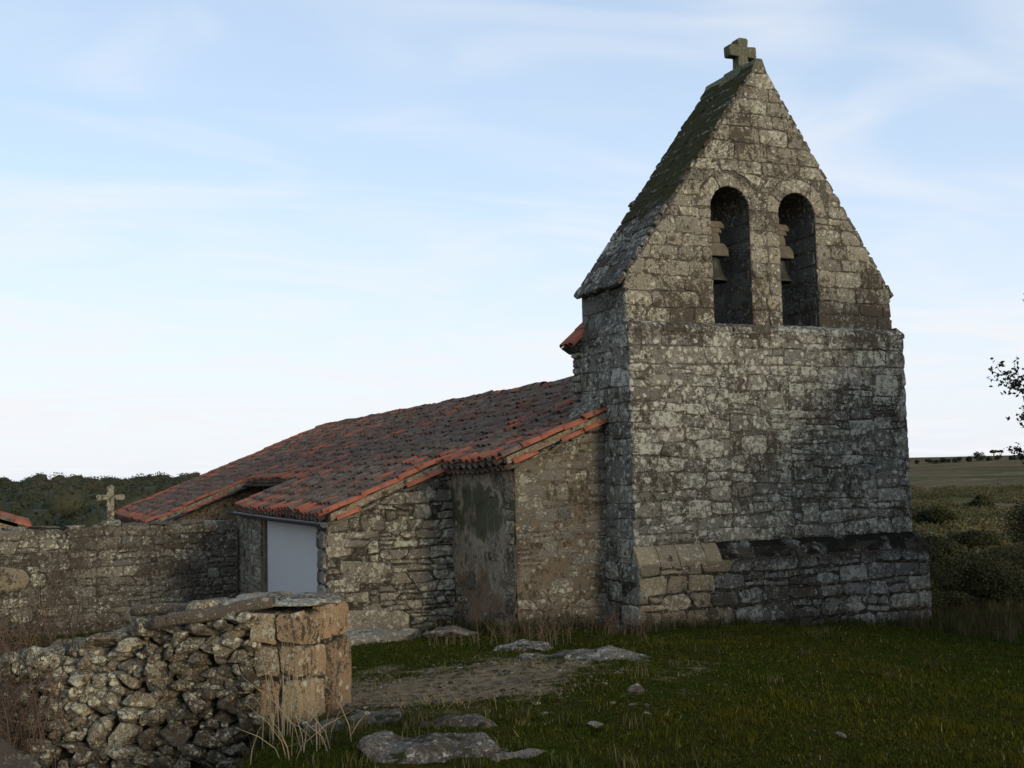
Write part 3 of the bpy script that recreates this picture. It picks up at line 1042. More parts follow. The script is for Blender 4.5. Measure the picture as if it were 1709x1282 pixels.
# --- bells (hang from the arches: things of their own)
def bell(cx, y, zl, label, scale=1.0):
    t = empty('bell', (cx, y, zl))
    tag(t, label, 'bell', 'bells in the belfry arches')
    prof = [(0.27, 0.0), (0.265, 0.025), (0.235, 0.07), (0.195, 0.14), (0.165, 0.24), (0.15, 0.33), (0.135, 0.385), (0.09, 0.42), (0.03, 0.43), (0.0, 0.43)]
    inner = [(0.245, 0.0), (0.21, 0.07), (0.17, 0.15), (0.14, 0.25), (0.12, 0.34), (0.0, 0.39)]
    prof = [(r * scale, z * scale) for r, z in prof[::-1] + inner]
    V, F, n = [], [], 24
    for (r, z) in prof:
        for k in range(n):
            V.append((cx + r * math.cos(2 * math.pi * k / n), y + r * math.sin(2 * math.pi * k / n), zl + z))
    for i in range(len(prof) - 1):
        for k in range(n):
            F.append((i * n + k, i * n + (k + 1) % n, (i + 1) * n + (k + 1) % n, (i + 1) * n + k))
    obj('bell_body', V, F, 'bronze', t)
    z0 = zl + 0.43 * scale
    # wooden headstock: broad block with narrowing blocks above
    for (hw, za, zb, nm) in ((0.30, 0.02, 0.24, 'headstock'), (0.13, 0.24, 0.42, 'headstock_block'), (0.17, 0.42, 0.50, 'headstock_block'), (0.22, 0.50, 0.62, 'headstock_cap')):
        pts = [(cx - hw, z0 + za), (cx + hw, z0 + za), (cx + hw * 0.95, z0 + za + (zb - za) * 0.6), (cx + hw * 0.7, z0 + zb), (cx - hw * 0.7, z0 + zb), (cx - hw * 0.95, z0 + za + (zb - za) * 0.6)]
        o = prism(nm, pts, 1, y - 0.11, y + 0.11, 'wood', t)
        b_ = o.modifiers.new('b', 'BEVEL')
        b_.width = 0.012
    V, F = tube([(cx - 0.42, y, z0 + 0.13), (cx + 0.42, y, z0 + 0.13)], 0.025, 8)
    obj('axle', V, F, 'iron', t)
    V, F = tube([(cx, y, z0 - 0.05), (cx, y, zl + 0.08), (cx, y, zl - 0.02)], [0.012, 0.016, 0.045], 8)
    obj('clapper', V, F, 'iron', t)
    for s in (-1, 1):
        V, F = tube([(cx + s * 0.07, y, z0 - 0.03), (cx + s * 0.07, y, z0 + 0.45)], 0.013, 6)
        obj('strap', V, F, 'iron', t)


bell(2.02, 0.52, 5.54, 'bronze bell on wooden headstock in the left belfry arch', 1.0)
bell(3.39, 0.52, 5.59, 'bronze bell on wooden headstock in the right belfry arch', 0.96)

# --- tower shaft
shaft = empty('tower_shaft', (2.7, -0.2, 1), church)
SL, SRx, SF, SB = -0.06, 5.52, -0.20, 1.50
box('wall_core', (SL + 0.02, SF + 0.02, -1.2), (SRx - 0.02, SB, 4.60), 'mortar', shaft)
R = random.Random(5)
lay(shaft, courses(SL, SRx, 4.06, 4.62, (0.24, 0.30), (0.3, 0.6), R, split=0.1) + rubble(SL, SRx, 1.18, 4.06, (0.17, 0.28), (0.22, 0.52), R, 0.17),
    (0, SF + 0.02, 0), EX, EZ, (0, -1, 0), 'shaft', R, gap=0.008, bevel=0.014, proud=0.016, rough=0.012, limit=330)
lay(shaft, courses(SF, SB, 2.6, 4.62, (0.24, 0.32), (0.3, 0.55), R, split=0.15, jit=0.02) + courses(SF, SB, -0.2, 2.6, (0.26, 0.36), (0.3, 0.55), R, split=0.1, jit=0.02),
    (SL + 0.02, 0, 0), EY, EZ, (-1, 0, 0), 'shaft', R, gap=0.006, bevel=0.014, proud=0.018, rough=0.010)
# sloping ledge between shaft and belfry, one weathered stone after another
def ledge_run(parent, p0, p1, out, rise, run, mat, R, name, w=(0.35, 0.75), lip=0.0):
    p0, p1, out = np.array(p0, float), np.array(p1, float), np.array(out, float)
    L = np.linalg.norm(p1 - p0)
    d = (p1 - p0) / L
    u = 0
    while u < L - 0.02:
        ww = min(R.uniform(*w), L - u)
        if L - u - ww < 0.15:
            ww = L - u
        a, b = p0 + d * (u + 0.006), p0 + d * (u + ww - 0.006)
        j = R.uniform(-0.012, 0.012)
        prof = [(-run - 0.02, -0.06), (lip + j, -0.06), (lip + j + 0.004, 0.0 + j * 0.5), (lip - 0.03 + j, 0.045), (-run * 0.5, rise * 0.6 + R.uniform(-.01, .02)), (-run - 0.02, rise)]
        V = [a + out * o + ZV * z for o, z in prof] + [(a + b) / 2 + out * (o + R.uniform(-.008, .008)) + ZV * (z + R.uniform(-.008, .012)) for o, z in prof] + [b + out * o + ZV * z for o, z in prof]
        n = len(prof)
        F = [tuple(range(n)), tuple(range(2 * n, 3 * n))[::-1]]
        for k in (0, n):
            F += [(k + i, k + n + i, k + n + (i + 1) % n, k + (i + 1) % n) for i in range(n)]
        import bmesh
        o = obj(name, V, F, mat, parent, smooth=False)
        bm = bmesh.new()
        bm.from_mesh(o.data)
        bmesh.ops.recalc_face_normals(bm, faces=bm.faces)
        bm.to_mesh(o.data)
        bm.free()
        u += ww


ledge_run(shaft, (SL - 0.01, SF, 4.64), (SRx + 0.01, SF, 4.64), (0, -1, 0), 0.13, 0.2, 'shaft', R, 'ledge_stone', lip=0.004)
ledge_run(shaft, (SL, SB, 4.64), (SL, SF + 0.02, 4.64), (-1, 0, 0), 0.13, 0.1, 'shaft', R, 'ledge_stone', lip=0.012)
ledge_run(shaft, (SRx, SF + 0.02, 4.64), (SRx, SB, 4.64), (1, 0, 0), 0.13, 0.12, 'shaft', R, 'ledge_stone', lip=0.012)
# rough quoins breaking the right edge
lay(shaft, courses(SF, 0.9, -0.4, 4.62, (0.24, 0.34), (0.35, 0.6), R), (SRx - 0.02, 0, 0), EY, EZ, EX, 'shaft', R, gap=0.012, bevel=0.03, proud=0.035, rough=0.012)
# masonry behind the tower carrying a scrap of tiled roof
box('stair_wall', (SL + 0.04, SB, -0.5), (5.3, 1.80, 4.42), 'mortar_dark', shaft)
lay(shaft, courses(SB, 1.82, 3.2, 4.42, (0.12, 0.2), (0.12, 0.26), R, jit=0.03), (SL + 0.04, 0, 0), EY, EZ, (-1, 0, 0), 'rubble', R, gap=0.012, bevel=0.025, proud=0.05, rough=0.016, name='rubble_stone')

# --- plinth
plinth = empty('plinth', (2.7, -0.35, 0), church)
PL, PR, PF = -0.10, 5.70, -0.36
box('wall_core', (PL + 0.02, PF + 0.02, -1.5), (PR - 0.02, SB - 0.2, 0.92), 'mortar_dark', plinth)
R = random.Random(9)
lay(plinth, courses(PL, PR, -0.62, 0.93, (0.24, 0.31), (0.30, 0.52), R, split=0.10, jit=0.025, wave=0.02), (0, PF + 0.02, 0), EX, EZ, (0, -1, 0), 'plinth', R,
    gap=0.014, bevel=0.018, proud=0.032, rough=0.014, special=lambda u, v, R: 'tan' if u < 1.42 and v > -0.1 else None)
lay(plinth, courses(PF, 1.2, -0.62, 0.93, (0.26, 0.33), (0.35, 0.6), R), (PL + 0.02, 0, 0), EY, EZ, (-1, 0, 0), 'shaft', R, gap=0.012, bevel=0.025, proud=0.02, rough=0.01)
lay(plinth, courses(PF, 1.2, -0.9, 0.93, (0.26, 0.33), (0.35, 0.6), R), (PR - 0.02, 0, 0), EY, EZ, EX, 'plinth', R, gap=0.012, bevel=0.03, proud=0.035, rough=0.01)
ledge_run(plinth, (PL, PF, 0.93), (1.42, PF, 0.93), (0, -1, 0), 0.26, 0.16, 'tan', R, 'chamfer_stone', w=(0.3, 0.5), lip=0.01)
ledge_run(plinth, (1.42, PF, 0.93), (PR, PF, 0.93), (0, -1, 0), 0.26, 0.16, 'plinth', R, 'chamfer_stone', w=(0.4, 0.8), lip=0.01)
ledge_run(plinth, (PR, PF, 0.93), (PR, 1.2, 0.93), (1, 0, 0), 0.26, 0.18, 'plinth', R, 'chamfer_stone', w=(0.4, 0.8), lip=0.01)


# --- roof plane of nave, porch and side rooms
def roof_z(x, y):
    return 3.32 + 0.405 * x + 0.022 * math.sin(y * 0.9 + x) * math.sin(x * 1.1) + 0.012 * math.sin(y * 2.3)


RX = 2.56       # ridge
SECT = [(0.60, 3.40, -1.86), (3.40, 12.1, -3.98), (12.1, 18.4, -2.45), (18.4, 29.8, -5.35)]
SLOPE = math.atan(0.405)


def eave_of(y):
    for a, b, e in SECT:
        if a <= y < b:
            return e
    return -5.35


# walls under it
walls = empty('nave_walls', (0, 3, -0.4), church)
R = random.Random(21)


def under_roof(name, x0, x1, y0, y1, mat, zb=-1.4, drop=0.13):
    return prism(name, [(x0, zb), (x1, zb), (x1, roof_z(x1, 0) - drop), (x0, roof_z(x0, 0) - drop)], 1, y0, y1, mat, walls)


XA, YA, YB, XB = -1.67, 0.72, 3.46, -4.0
under_roof('west_wall', XA, SL + 0.02, YA, YB + 0.3, 'render')
under_roof('porch_wall', XB, XA, YB, 4.05, 'mortar_dark')
prism('nave_body', [(-1.5, -1.4), (6.95, -1.4), (6.95, 1.45), (RX, 4.2), (-1.5, 2.56)], 1, 1.82, 29.4, 'mortar_dark', walls)
under_roof('nave_side', -1.85, -1.5, 4.05, 29.4, 'mortar_dark')
under_roof('end_wall', -5.1, -1.85, 18.75, 29.3, 'mortar_sand')
# west wall stones: rubble showing through worn render
pw = rubble(XA, SL + 0.02, -0.4, 3.3, (0.15, 0.26), (0.18, 0.48), R, 0.2)
pw = [clip(p, (-0.405 / 1.079, 1 / 1.079), (3.32 - 0.16) / 1.079) for p in pw]
keepw = []
for p in pw:
    if len(p) < 3:
        continue
    cx_, cz_ = sum(q[0] for q in p) / len(p), sum(q[1] for q in p) / len(p)
    if cx_ < XA + 0.3 or cz_ < 0.3 or R.random() < 0.72:
        keepw.append(p)
lay(walls, keepw, (0, YA, 0), EX, EZ, (0, -1, 0), 'rubble', R, gap=0.014, bevel=0.02, proud=0.010, rough=0.016)
# plastered side of that block keeps its render: a thick uneven coat
def coat(name, y0, y1, z0, z1, x, mat, parent, R, n=(18, 22)):
    V, F = [], []
    for i in range(n[0] + 1):
        for j in range(n[1] + 1):
            y, z = y0 + (y1 - y0) * i / n[0], z0 + (z1 - z0) * j / n[1]
            V.append((x - 0.02 - 0.018 * math.sin(y * 3.1 + z * 1.7) - 0.012 * math.sin(z * 5 + y) - R.uniform(0, 0.008), y, z))
    m = n[1] + 1
    for i in range(n[0]):
        for j in range(n[1]):
            F.append((i * m + j, i * m + j + 1, (i + 1) * m + j + 1, (i + 1) * m + j))
    return obj(name, V, F, mat, parent)


coat('render_coat', YA - 0.01, YB + 0.02, -0.8, 2.54, XA, 'plaster', walls, R)
lay(walls, [p for p in rubble(YA, YB, -0.6, 2.4, (0.2, 0.3), (0.25, 0.45), R, 0.25) if (sum(q[0] for q in p) / len(p) < YA + 0.42 and R.random() < 0.85) or sum(q[1] for q in p) / len(p) < 0.1 or R.random() < 0.10],
    (XA - 0.012, 0, 0), EY, EZ, (-1, 0, 0), 'render', R, gap=0.014, bevel=0.02, proud=0.03, rough=0.016)
# porch wall
pb = rubble(XB, XA, -0.75, 2.6, (0.12, 0.23), (0.18, 0.48), R, 0.2)
pb = [clip(p, (-0.405 / 1.079, 1 / 1.079), (3.32 - 0.15) / 1.079) for p in pb]
big = [[(-3.78, 0.55), (-2.98, 0.52), (-2.88, 0.86), (-3.74, 0.95)], [(-3.9, -0.62), (-2.55, -0.6), (-2.5, 0.02), (-3.85, 0.12)], [(-4.0, 1.0), (-3.55, 1.0), (-3.55, 1.42), (-4.0, 1.42)]]


def inside(p, q):
    return all((b[0] - a[0]) * (q[1] - a[1]) - (b[1] - a[1]) * (q[0] - a[0]) > -0.02 for a, b in zip(p, p[1:] + p[:1]))


pb = [p for p in pb if len(p) >= 3 and not any(inside(b, (sum(q[0] for q in p) / len(p), sum(q[1] for q in p) / len(p))) for b in big)] + big
lay(walls, pb, (0, YB, 0), EX, EZ, (0, -1, 0), 'rubble', R, gap=0.010, bevel=0.022, proud=0.038, rough=0.018)
lay(walls, courses(YB, 4.05, -0.7, 1.62, (0.2, 0.36), (0.25, 0.4), R), (XB, 0, 0), EY, EZ, (-1, 0, 0), 'rubble', R, gap=0.014, bevel=0.03, proud=0.035, rough=0.014)
# porch front along the eave: a blank white-painted panel, then rough wall to the far corner
box('white_panel', (-3.80, 4.05, -1.2), (-3.70, 9.3, 1.66), 'white', walls)
box('panel_jamb', (-3.86, 9.3, -1.2), (-3.60, 9.5, 1.62), 'wood', walls)
box('front_wall', (-3.90, 9.5, -1.4), (-3.4, 12.3, 1.62), 'mortar_sand', walls)
lay(walls, rubble(9.52, 12.3, -0.9, 1.6, (0.15, 0.25), (0.2, 0.45), R), (-3.90, 0, 0), EY, EZ, (-1, 0, 0), 'rubble', R, gap=0.012, bevel=0.02, proud=0.02, rough=0.014)
under_roof('porch_end', -3.4, -1.86, 11.95, 12.3, 'mortar_dark')
# wall plate under the porch eave
V, F = tube([(-3.84, 4.06, 1.60), (-3.84, 12.0, 1.60)], 0.08, 8)
obj('wall_plate', V, F, 'wood', walls)

# --- roof tiles
roof = empty('roof', (0, 3, 3), church)


def roof_sheet():
    V, F = [], []
    for (a, b, e) in SECT:
        ny = max(2, int((b - a) / 0.5))
        for i in range(ny):
            y0, y1 = a + (b - a) * i / ny, a + (b - a) * (i + 1) / ny
            xr = SL if y1 < 1.9 else RX
            k = len(V)
            for (x, y) in ((e + 0.06, y0), (xr, y0), (xr, y1), (e + 0.06, y1)):
                V.append((x, y, roof_z(x, y) - 0.05))
            for (x, y) in ((e + 0.06, y0), (xr, y0), (xr, y1), (e + 0.06, y1)):
                V.append((x, y, roof_z(x, y) - 0.10))
            F += [(k, k + 1, k + 2, k + 3), (k + 7, k + 6, k + 5, k + 4), (k, k + 3, k + 7, k + 4), (k, k + 4, k + 5, k + 1), (k + 2, k + 6, k + 7, k + 3)]
    k = len(V)
    V += [(RX, 1.9, roof_z(RX, 0) - 0.05), (RX, 29.8, roof_z(RX, 0) - 0.05), (7.2, 29.8, 1.5), (7.2, 1.9, 1.5)]
    F.append((k + 3, k + 2, k + 1, k))
    return obj('roof_deck', V, F, 'mortar_dark', roof, smooth=False)


roof_sheet()


def tile_shape(r0, r1, L, th, seg=5, inv=False):
    """a clay half-pipe, wide end r0 at the low side; local x runs up the slope"""
    V, F = [], []
    for (x, r) in ((0, r0), (L, r1)):
        for t in (0, th):
            for k in range(seg + 1):
                a = math.pi * k / seg
                rr = r - t
                z = rr * math.sin(a) * 0.82
                V.append((x, -rr * math.cos(a), -z if inv else z))
    m = seg + 1
    for k in range(seg):
        F.append((k, k + 1, 2 * m + k + 1, 2 * m + k))
        F.append((m + k, 3 * m + k, 3 * m + k + 1, m + k + 1))
        F.append((k, m + k, m + k + 1, k + 1))
        F.append((2 * m + k, 2 * m + k + 1, 3 * m + k + 1, 3 * m + k))
    if inv:
        F = [f[::-1] for f in F]
    F = [f[::-1] for f in F]
    return np.array(V), F


TL, TEXP, PITCHY = 0.46, 0.375, 0.285
cover_v, cover_f = tile_shape(0.098, 0.082, TL, 0.016)
chan_v, chan_f = tile_shape(0.105, 0.095, TL, 0.014, inv=True)
cover_meshes = {}
for nm in ('tile_old', 'tile_red'):
    me = bpy.data.meshes.new('roof_tile')
    me.from_pydata(cover_v.tolist(), [], cover_f)
    me.polygons.foreach_set('use_smooth', [True] * len(me.polygons))
    me.materials.append(M[nm])
    cover_meshes[nm] = me
R = random.Random(33)
tiles, chans = [], []
ys, y = [], 0.60 + 0.10
while y < 29.8:
    ys.append(y)
    y += PITCHY * R.uniform(0.96, 1.04)
redrow = {}
for i, y in enumerate(ys):
    e = eave_of(y)
    top = SL - 0.08 if y < 1.95 else RX
    pr = 0.03 + (0.22 if R.random() < 0.12 else 0.0) + (0.25 if y > 26 else 0)
    edge = any(abs(y - s) < 0.16 for s in (0.70, 3.5, 12.0, 18.5)) or y > 29.4
    x = e - 0.05
    k = 0
    while x < top - 0.12:
        isred = (edge and R.random() < 0.93) or (k == 0 and R.random() < 0.75) or (k == 1 and R.random() < 0.12) or R.random() < pr
        if edge and x > -1.6 and y > 2 and y < 29:
            isred = R.random() < 0.35
        tiles.append((x, y + R.uniform(-.012, .012), R.uniform(-0.045, 0.045), R.uniform(-0.02, 0.03) + (0.035 if edge else 0), 'tile_red' if isred else 'tile_old'))
        chans.append((x - 0.03, y + PITCHY / 2 + R.uniform(-.01, .01), R.uniform(-0.03, 0.03), R.uniform(-0.01, 0.01), 'tile_old'))
        x += TEXP * math.cos(SLOPE) * R.uniform(0.93, 1.07)
        k += 1
# the far slope beyond the ridge, seen only from the side
def tile_mtx(x, y, rz, dz):
    z = roof_z(x, y) + dz
    return Matrix.Translation((x, y, z + 0.01)) @ Matrix.Rotation(-SLOPE + 0.03, 4, 'Y') @ Matrix.Rotation(rz, 4, 'Z')


def dist_cam(t):
    return math.hypot(t[0] - CAM[0], t[1] - CAM[1])


tiles.sort(key=dist_cam)
NSEP = 300
for t in tiles[:NSEP]:
    o = bpy.data.objects.new('roof_tile', cover_meshes[t[4]])
    COL.objects.link(o)
    o.parent = roof
    m = tile_mtx(*t[:4])
    o.matrix_basis = Matrix.Translation(-(church.location + roof.location)) @ m


def joined(lst, bv, bf, name, mat, parent):
    V, F, k = [], [], 0
    for t in lst:
        m = np.array(tile_mtx(*t[:4]))
        V.append(bv @ m[:3, :3].T + m[:3, 3])
        F.append(np.array(bf) + k)
        k += len(bv)
    if not V:
        return
    o = bulk(name, np.concatenate(V), np.concatenate(F), mat, parent, smooth=True)
    o['kind'] = 'stuff'


joined([t for t in tiles[NSEP:] if t[4] == 'tile_old'], cover_v, cover_f, 'old_roof_tiles', 'tile_old', roof)
joined([t for t in tiles[NSEP:] if t[4] == 'tile_red'], cover_v, cover_f, 'red_roof_tiles', 'tile_red', roof)
joined(chans, chan_v, chan_f, 'channel_tiles', 'tile_old', roof)
# ridge tiles
ridge_v, ridge_f = tile_shape(0.14, 0.12, 0.48, 0.016)
y = 2.0
rl = []
while y < 29.9:
    z = roof_z(RX, y) + 0.02 + R.uniform(-.015, .015)
    m = Matrix.Translation((RX, y, z)) @ Matrix.Rotation(math.pi / 2 + R.uniform(-.05, .05), 4, 'Z')
    rl.append(m)
    y += 0.40
for m in rl:
    mm = np.array(m)
    obj('ridge_tile', ridge_v @ mm[:3, :3].T, ridge_f, 'tile_old' if R.random() < 0.8 else 'tile_red', roof, loc=mm[:3, 3])


# verges: mortar fillet, a second row of tiles bedded under the edge row, thin stones below
def verge(y, x0, x1, parent, red=True):
    n = 10
    V, F = [], []
    for i in range(n + 1):
        x = x0 + (x1 - x0) * i / n
        z = roof_z(x, y)
        V += [(x, y - 0.05 + 0.01 * math.sin(x * 9), z + 0.02), (x, y - 0.07 + 0.012 * math.sin(x * 7), z - 0.09), (x, y + 0.12, z - 0.11), (x, y + 0.12, z + 0.02)]
    for i in range(n):
        k = i * 4
        for j in range(4):
            F.append((k + j, k + (j + 1) % 4, k + 4 + (j + 1) % 4, k + 4 + j))
    F += [(0, 3, 2, 1), (n * 4, n * 4 + 1, n * 4 + 2, n * 4 + 3)]
    obj('verge_mortar', V, F, 'mortar_sand', parent, smooth=False)
    x = x0 + 0.1
    while x < x1 - 0.3:
        m = np.array(tile_mtx(x, y - 0.03, R.uniform(-.05, .05), -0.135))
        if R.random() < 0.75:
            obj('under_tile', cover_v @ m[:3, :3].T, cover_f, 'tile_red', parent, loc=m[:3, 3])
        x += 0.42
    x = x0 - 0.02
    while x < x1 - 0.1:
        w = R.uniform(0.25, 0.5)
        w = min(w, x1 - x)
        P_, F_ = boulder((w / 2, 0.14, 0.028), R, ICO1, 0.7, 0.1, 2)
        Mx = roty(-SLOPE)
        c = np.array([x + w / 2, y + 0.03, roof_z(x + w / 2, y) - 0.17])
        obj('verge_stone', P_ @ Mx.T, F_, 'rubble', parent, loc=c)
        x += w


verge(0.66, -1.84, SL + 0.03, roof)
verge(3.44, -3.93, -1.80, roof)
verge(18.44, -5.30, -2.4, roof)
# eave bedding: dark tile ends and mortar under the first row
for (a, b, e) in SECT:
    n = 1
    m_ = box('eave_bedding', (e + 0.02, a + 0.05, roof_z(e + 0.02, 0) - 0.15), (e + 0.2, b - 0.05, roof_z(e + 0.02, 0) - 0.06), 'mortar_dark', roof)
    x = a + 0.12
    ch = []
    while x < b:
        ch.append((e - 0.02, x, 0.0, -0.11, 'tile_old'))
        x += 0.22
    joined(ch, chan_v, chan_f, 'eave_course', 'tile_old', roof)
# lead-grey flashing where roof meets tower
prism('flashing_mortar', [(SL - 0.3, roof_z(-0.36, 0) + 0.02), (SL + 0.05, roof_z(0, 0)), (SL + 0.05, roof_z(0, 0) + 0.2), (SL - 0.1, roof_z(0, 0) + 0.12)], 1, 0.64, 1.55, 'mortar', roof)


# gutters
def gutter(pts, r, name, parent, half=True):
    V, F = [], []
    pts = [np.array(p, float) for p in pts]
    seg = 8
    for i, p in enumerate(pts):
        d = pts[min(i + 1, len(pts) - 1)] - pts[max(i - 1, 0)]
        d /= np.linalg.norm(d)
        s = np.cross(d, ZV)
        s /= np.linalg.norm(s)
        upv = np.cross(s, d)
        for rr in (r, r - 0.012):
            for k in range(seg + 1):
                a = math.pi * k / seg
                V.append(p + s * rr * math.cos(a) - upv * rr * math.sin(a))
    m = 2 * (seg + 1)
    for i in range(len(pts) - 1):
        for k in range(seg):
            for o_ in (0, seg + 1):
                F.append((i * m + o_ + k, i * m + o_ + k + 1, (i + 1) * m + o_ + k + 1, (i + 1) * m + o_ + k))
        for a, b in ((0, seg + 1), (seg, 2 * seg + 1)):
            F.append((i * m + a, i * m + b, (i + 1) * m + b, (i + 1) * m + a))
    for i in (0, len(pts) - 1):
        F.append(tuple(i * m + k for k in range(seg + 1)))
    return obj(name, V, F, 'gutter', parent, smooth=False)


gutter([(-4.09, 3.22, 1.60), (-4.09, 7, 1.585), (-4.09, 12.2, 1.60)], 0.075, 'gutter', church)
gutter([(-2.56, 12.15, 2.22), (-2.56, 18.5, 2.20)], 0.075, 'gutter', church)
V, F = tube([(-2.56, 18.42, 2.16), (-2.75, 18.40, 2.04), (-5.25, 18.40, 1.03)], 0.055, 8)
obj('downpipe', V, F, 'gutter', church)
# scrap of roof behind the belfry
sr = empty('stair_roof', (0, 1.8, 4.5), church)
for i in range(3):
    for k in range(3):
        x, y = -0.20 + k * 0.30, 1.50 + i * 0.17
        z = 4.51 + (x + 0.20) * 0.92
        m = np.array(Matrix.Translation((x, y, z)) @ Matrix.Rotation(-math.atan(0.92), 4, 'Y'))
        obj('roof_tile', cover_v @ m[:3, :3].T, cover_f, 'tile_red', sr, loc=m[:3, 3])
prism('roof_deck', [(-0.20, 4.50), (0.6, 5.22), (0.6, 4.4), (-0.04, 4.40)], 1, 1.45, 1.92, 'mortar_dark', sr)

# ------------------------------------------------------------------ churchyard wall
yw = empty('churchyard_wall', (-8, 12, -0.6))
tag(yw, 'long rubble stone churchyard wall with dark lichen left of the porch', 'wall')
box('wall_core', (-14.0, 11.93, -2.0), (-4.02, 12.45, 1.30), 'mortar_dark', yw)
R = random.Random(41)
py = courses(-11.5, -4.0, 1.13, 1.37, (0.22, 0.25), (0.35, 0.8), R, jit=0.03) + rubble(-11.5, -4.0, -0.8, 1.13, (0.14, 0.24), (0.18, 0.46), R, 0.2)
tanbig = [[(-10.0, 0.0), (-8.62, 0.02), (-8.50, 0.30), (-8.66, 0.52), (-9.2, 0.60), (-10.0, 0.56)]]
py = [p for p in py if not inside(tanbig[0], (sum(q[0] for q in p) / len(p), sum(q[1] for q in p) / len(p)))]
lay(yw, py, (0, 11.93, 0), EX, EZ, (0, -1, 0), 'yard', R, gap=0.009, bevel=0.016, proud=0.018, rough=0.018, limit=300)
lay(yw, tanbig, (0, 11.93, 0), EX, EZ, (0, -1, 0), 'tan', R, gap=0.02, bevel=0.05, proud=0.07, rough=0.01)
x = -11.5
while x < -4.2:
    w = R.uniform(0.3, 0.7)
    P_, F_ = boulder((w / 2 * 1.05, 0.32, R.uniform(0.05, 0.10)), R, ICO2, 0.6, 0.14, 4)
    obj('coping_stone', P_, F_, 'yard', yw, loc=(x + w / 2, 12.18, 1.35 + R.uniform(-0.02, 0.03)))
    x += w

# small stone cross on the wall
sc_ = empty('stone_cross', (-6.82, 12.15, 1.38))
tag(sc_, 'weathered pale stone cross standing on the churchyard wall', 'cross')
pts = [(-6.82 + p[0], 1.46 + p[1]) for p in cross_mesh(0.62, 0.83, 0.16, 0.56, 0.12, 0.15, 0.012)]
o = prism('cross_body', pts, 1, 12.10, 12.24, 'pale_cross', sc_)
o.modifiers.new('b', 'BEVEL').width = 0.02
rough_block((-7.02, 11.99, 1.33), (-6.60, 12.33, 1.49), 'pale_cross', sc_, 'cross_base', random.Random(2), 0.01)

# outbuilding whose roof shows above the wall
ob = empty('outbuilding', (-11.0, 17, -0.8))
tag(ob, 'low outbuilding with red tiled roof behind the churchyard wall, far left', 'building')
OX, OZ = -10.95, 2.14
prism('wall', [(OX - 2.3, -1.5), (OX + 2.2, -1.5), (OX + 2.2, 1.30), (OX, OZ - 0.12), (OX - 2.3, 1.30)], 1, 15.2, 20, 'mortar_sand', ob)
for i in range(18):
    for k in range(6):
        xx = OX + 2.48 - k * 0.375
        zz = OZ - (xx - OX) * 0.335
        m = np.array(Matrix.Translation((xx, 15.0 + i * 0.285, zz)) @ Matrix.Rotation(math.pi, 4, 'Z') @ Matrix.Rotation(-0.32, 4, 'Y'))
        obj('roof_tile', cover_v @ m[:3, :3].T, cover_f, 'tile_red' if R.random() < 0.8 else 'tile_old', ob, loc=m[:3, 3])
prism('roof_deck', [(OX - 2.5, 1.30), (OX, OZ - 0.08), (OX + 2.45, 1.34), (OX + 2.45, 1.39), (OX, OZ - 0.02), (OX - 2.5, 1.37)], 1, 15.0, 20.1, 'tile_red', ob)

# ------------------------------------------------------------------ foreground dry-stone wall and pier (yard frame)
PHI = math.radians(-20)
WX, WY = -1.93, 10.25           # front right corner of the pier
wd_ = np.array([-math.cos(PHI), -math.sin(PHI)])        # along the wall, to the left
wn_ = np.array([-math.sin(PHI), math.cos(PHI)])         # through the wall, away
fwall = empty('field_wall', tuple(on_ground(WX - 1.8, WY + 0.6)))
tag(fwall, 'collapsing dry stone wall with lichen and a squared pier in the foreground', 'wall')


def wall_pt(s, t, z):
    """s metres left of the pier, t metres into the wall, z height"""
    return to_yard(WX + wd_[0] * s + wn_[0] * t, WY + wd_[1] * s + wn_[1] * t, z)


def top_z(s):
    return float(np.interp(s, [0, 0.9, 1.4, 2.0, 2.6, 3.2, 3.8, 4.6], [1.22, 1.20, 1.10, 0.95, 0.80, 0.68, 0.60, 0.55]))


def spill(s, z):
    """how far the face leans out towards the camera below the top"""
    k = float(np.interp(s, [0, 0.5, 1.2, 2.5, 4.6], [0.0, 0.08, 0.25, 0.6, 0.8]))
    return -k * max(0.0, (top_z(s) - z)) ** 1.15


# core of earth and small stuff
V, F = [], []
ns, nz_ = 24, 8
for i in range(ns + 1):
    s = 0.35 + 4.45 * i / ns
    for j in range(nz_ + 1):
        z = -0.7 + (top_z(s) - 0.12 + 0.7) * j / nz_
        V.append(wall_pt(s, spill(s, z) + 0.16, z))
    V.append(wall_pt(s, 0.75, top_z(s) - 0.1))
    V.append(wall_pt(s, 0.80, -0.7))
m_ = nz_ + 3
for i in range(ns):
    for j in range(m_ - 1):
        F.append((i * m_ + j, (i + 1) * m_ + j, (i + 1) * m_ + j + 1, i * m_ + j + 1))
F.append(tuple(range(m_)))
obj('wall_core', V, F, 'soil', fwall)
R = random.Random(77)
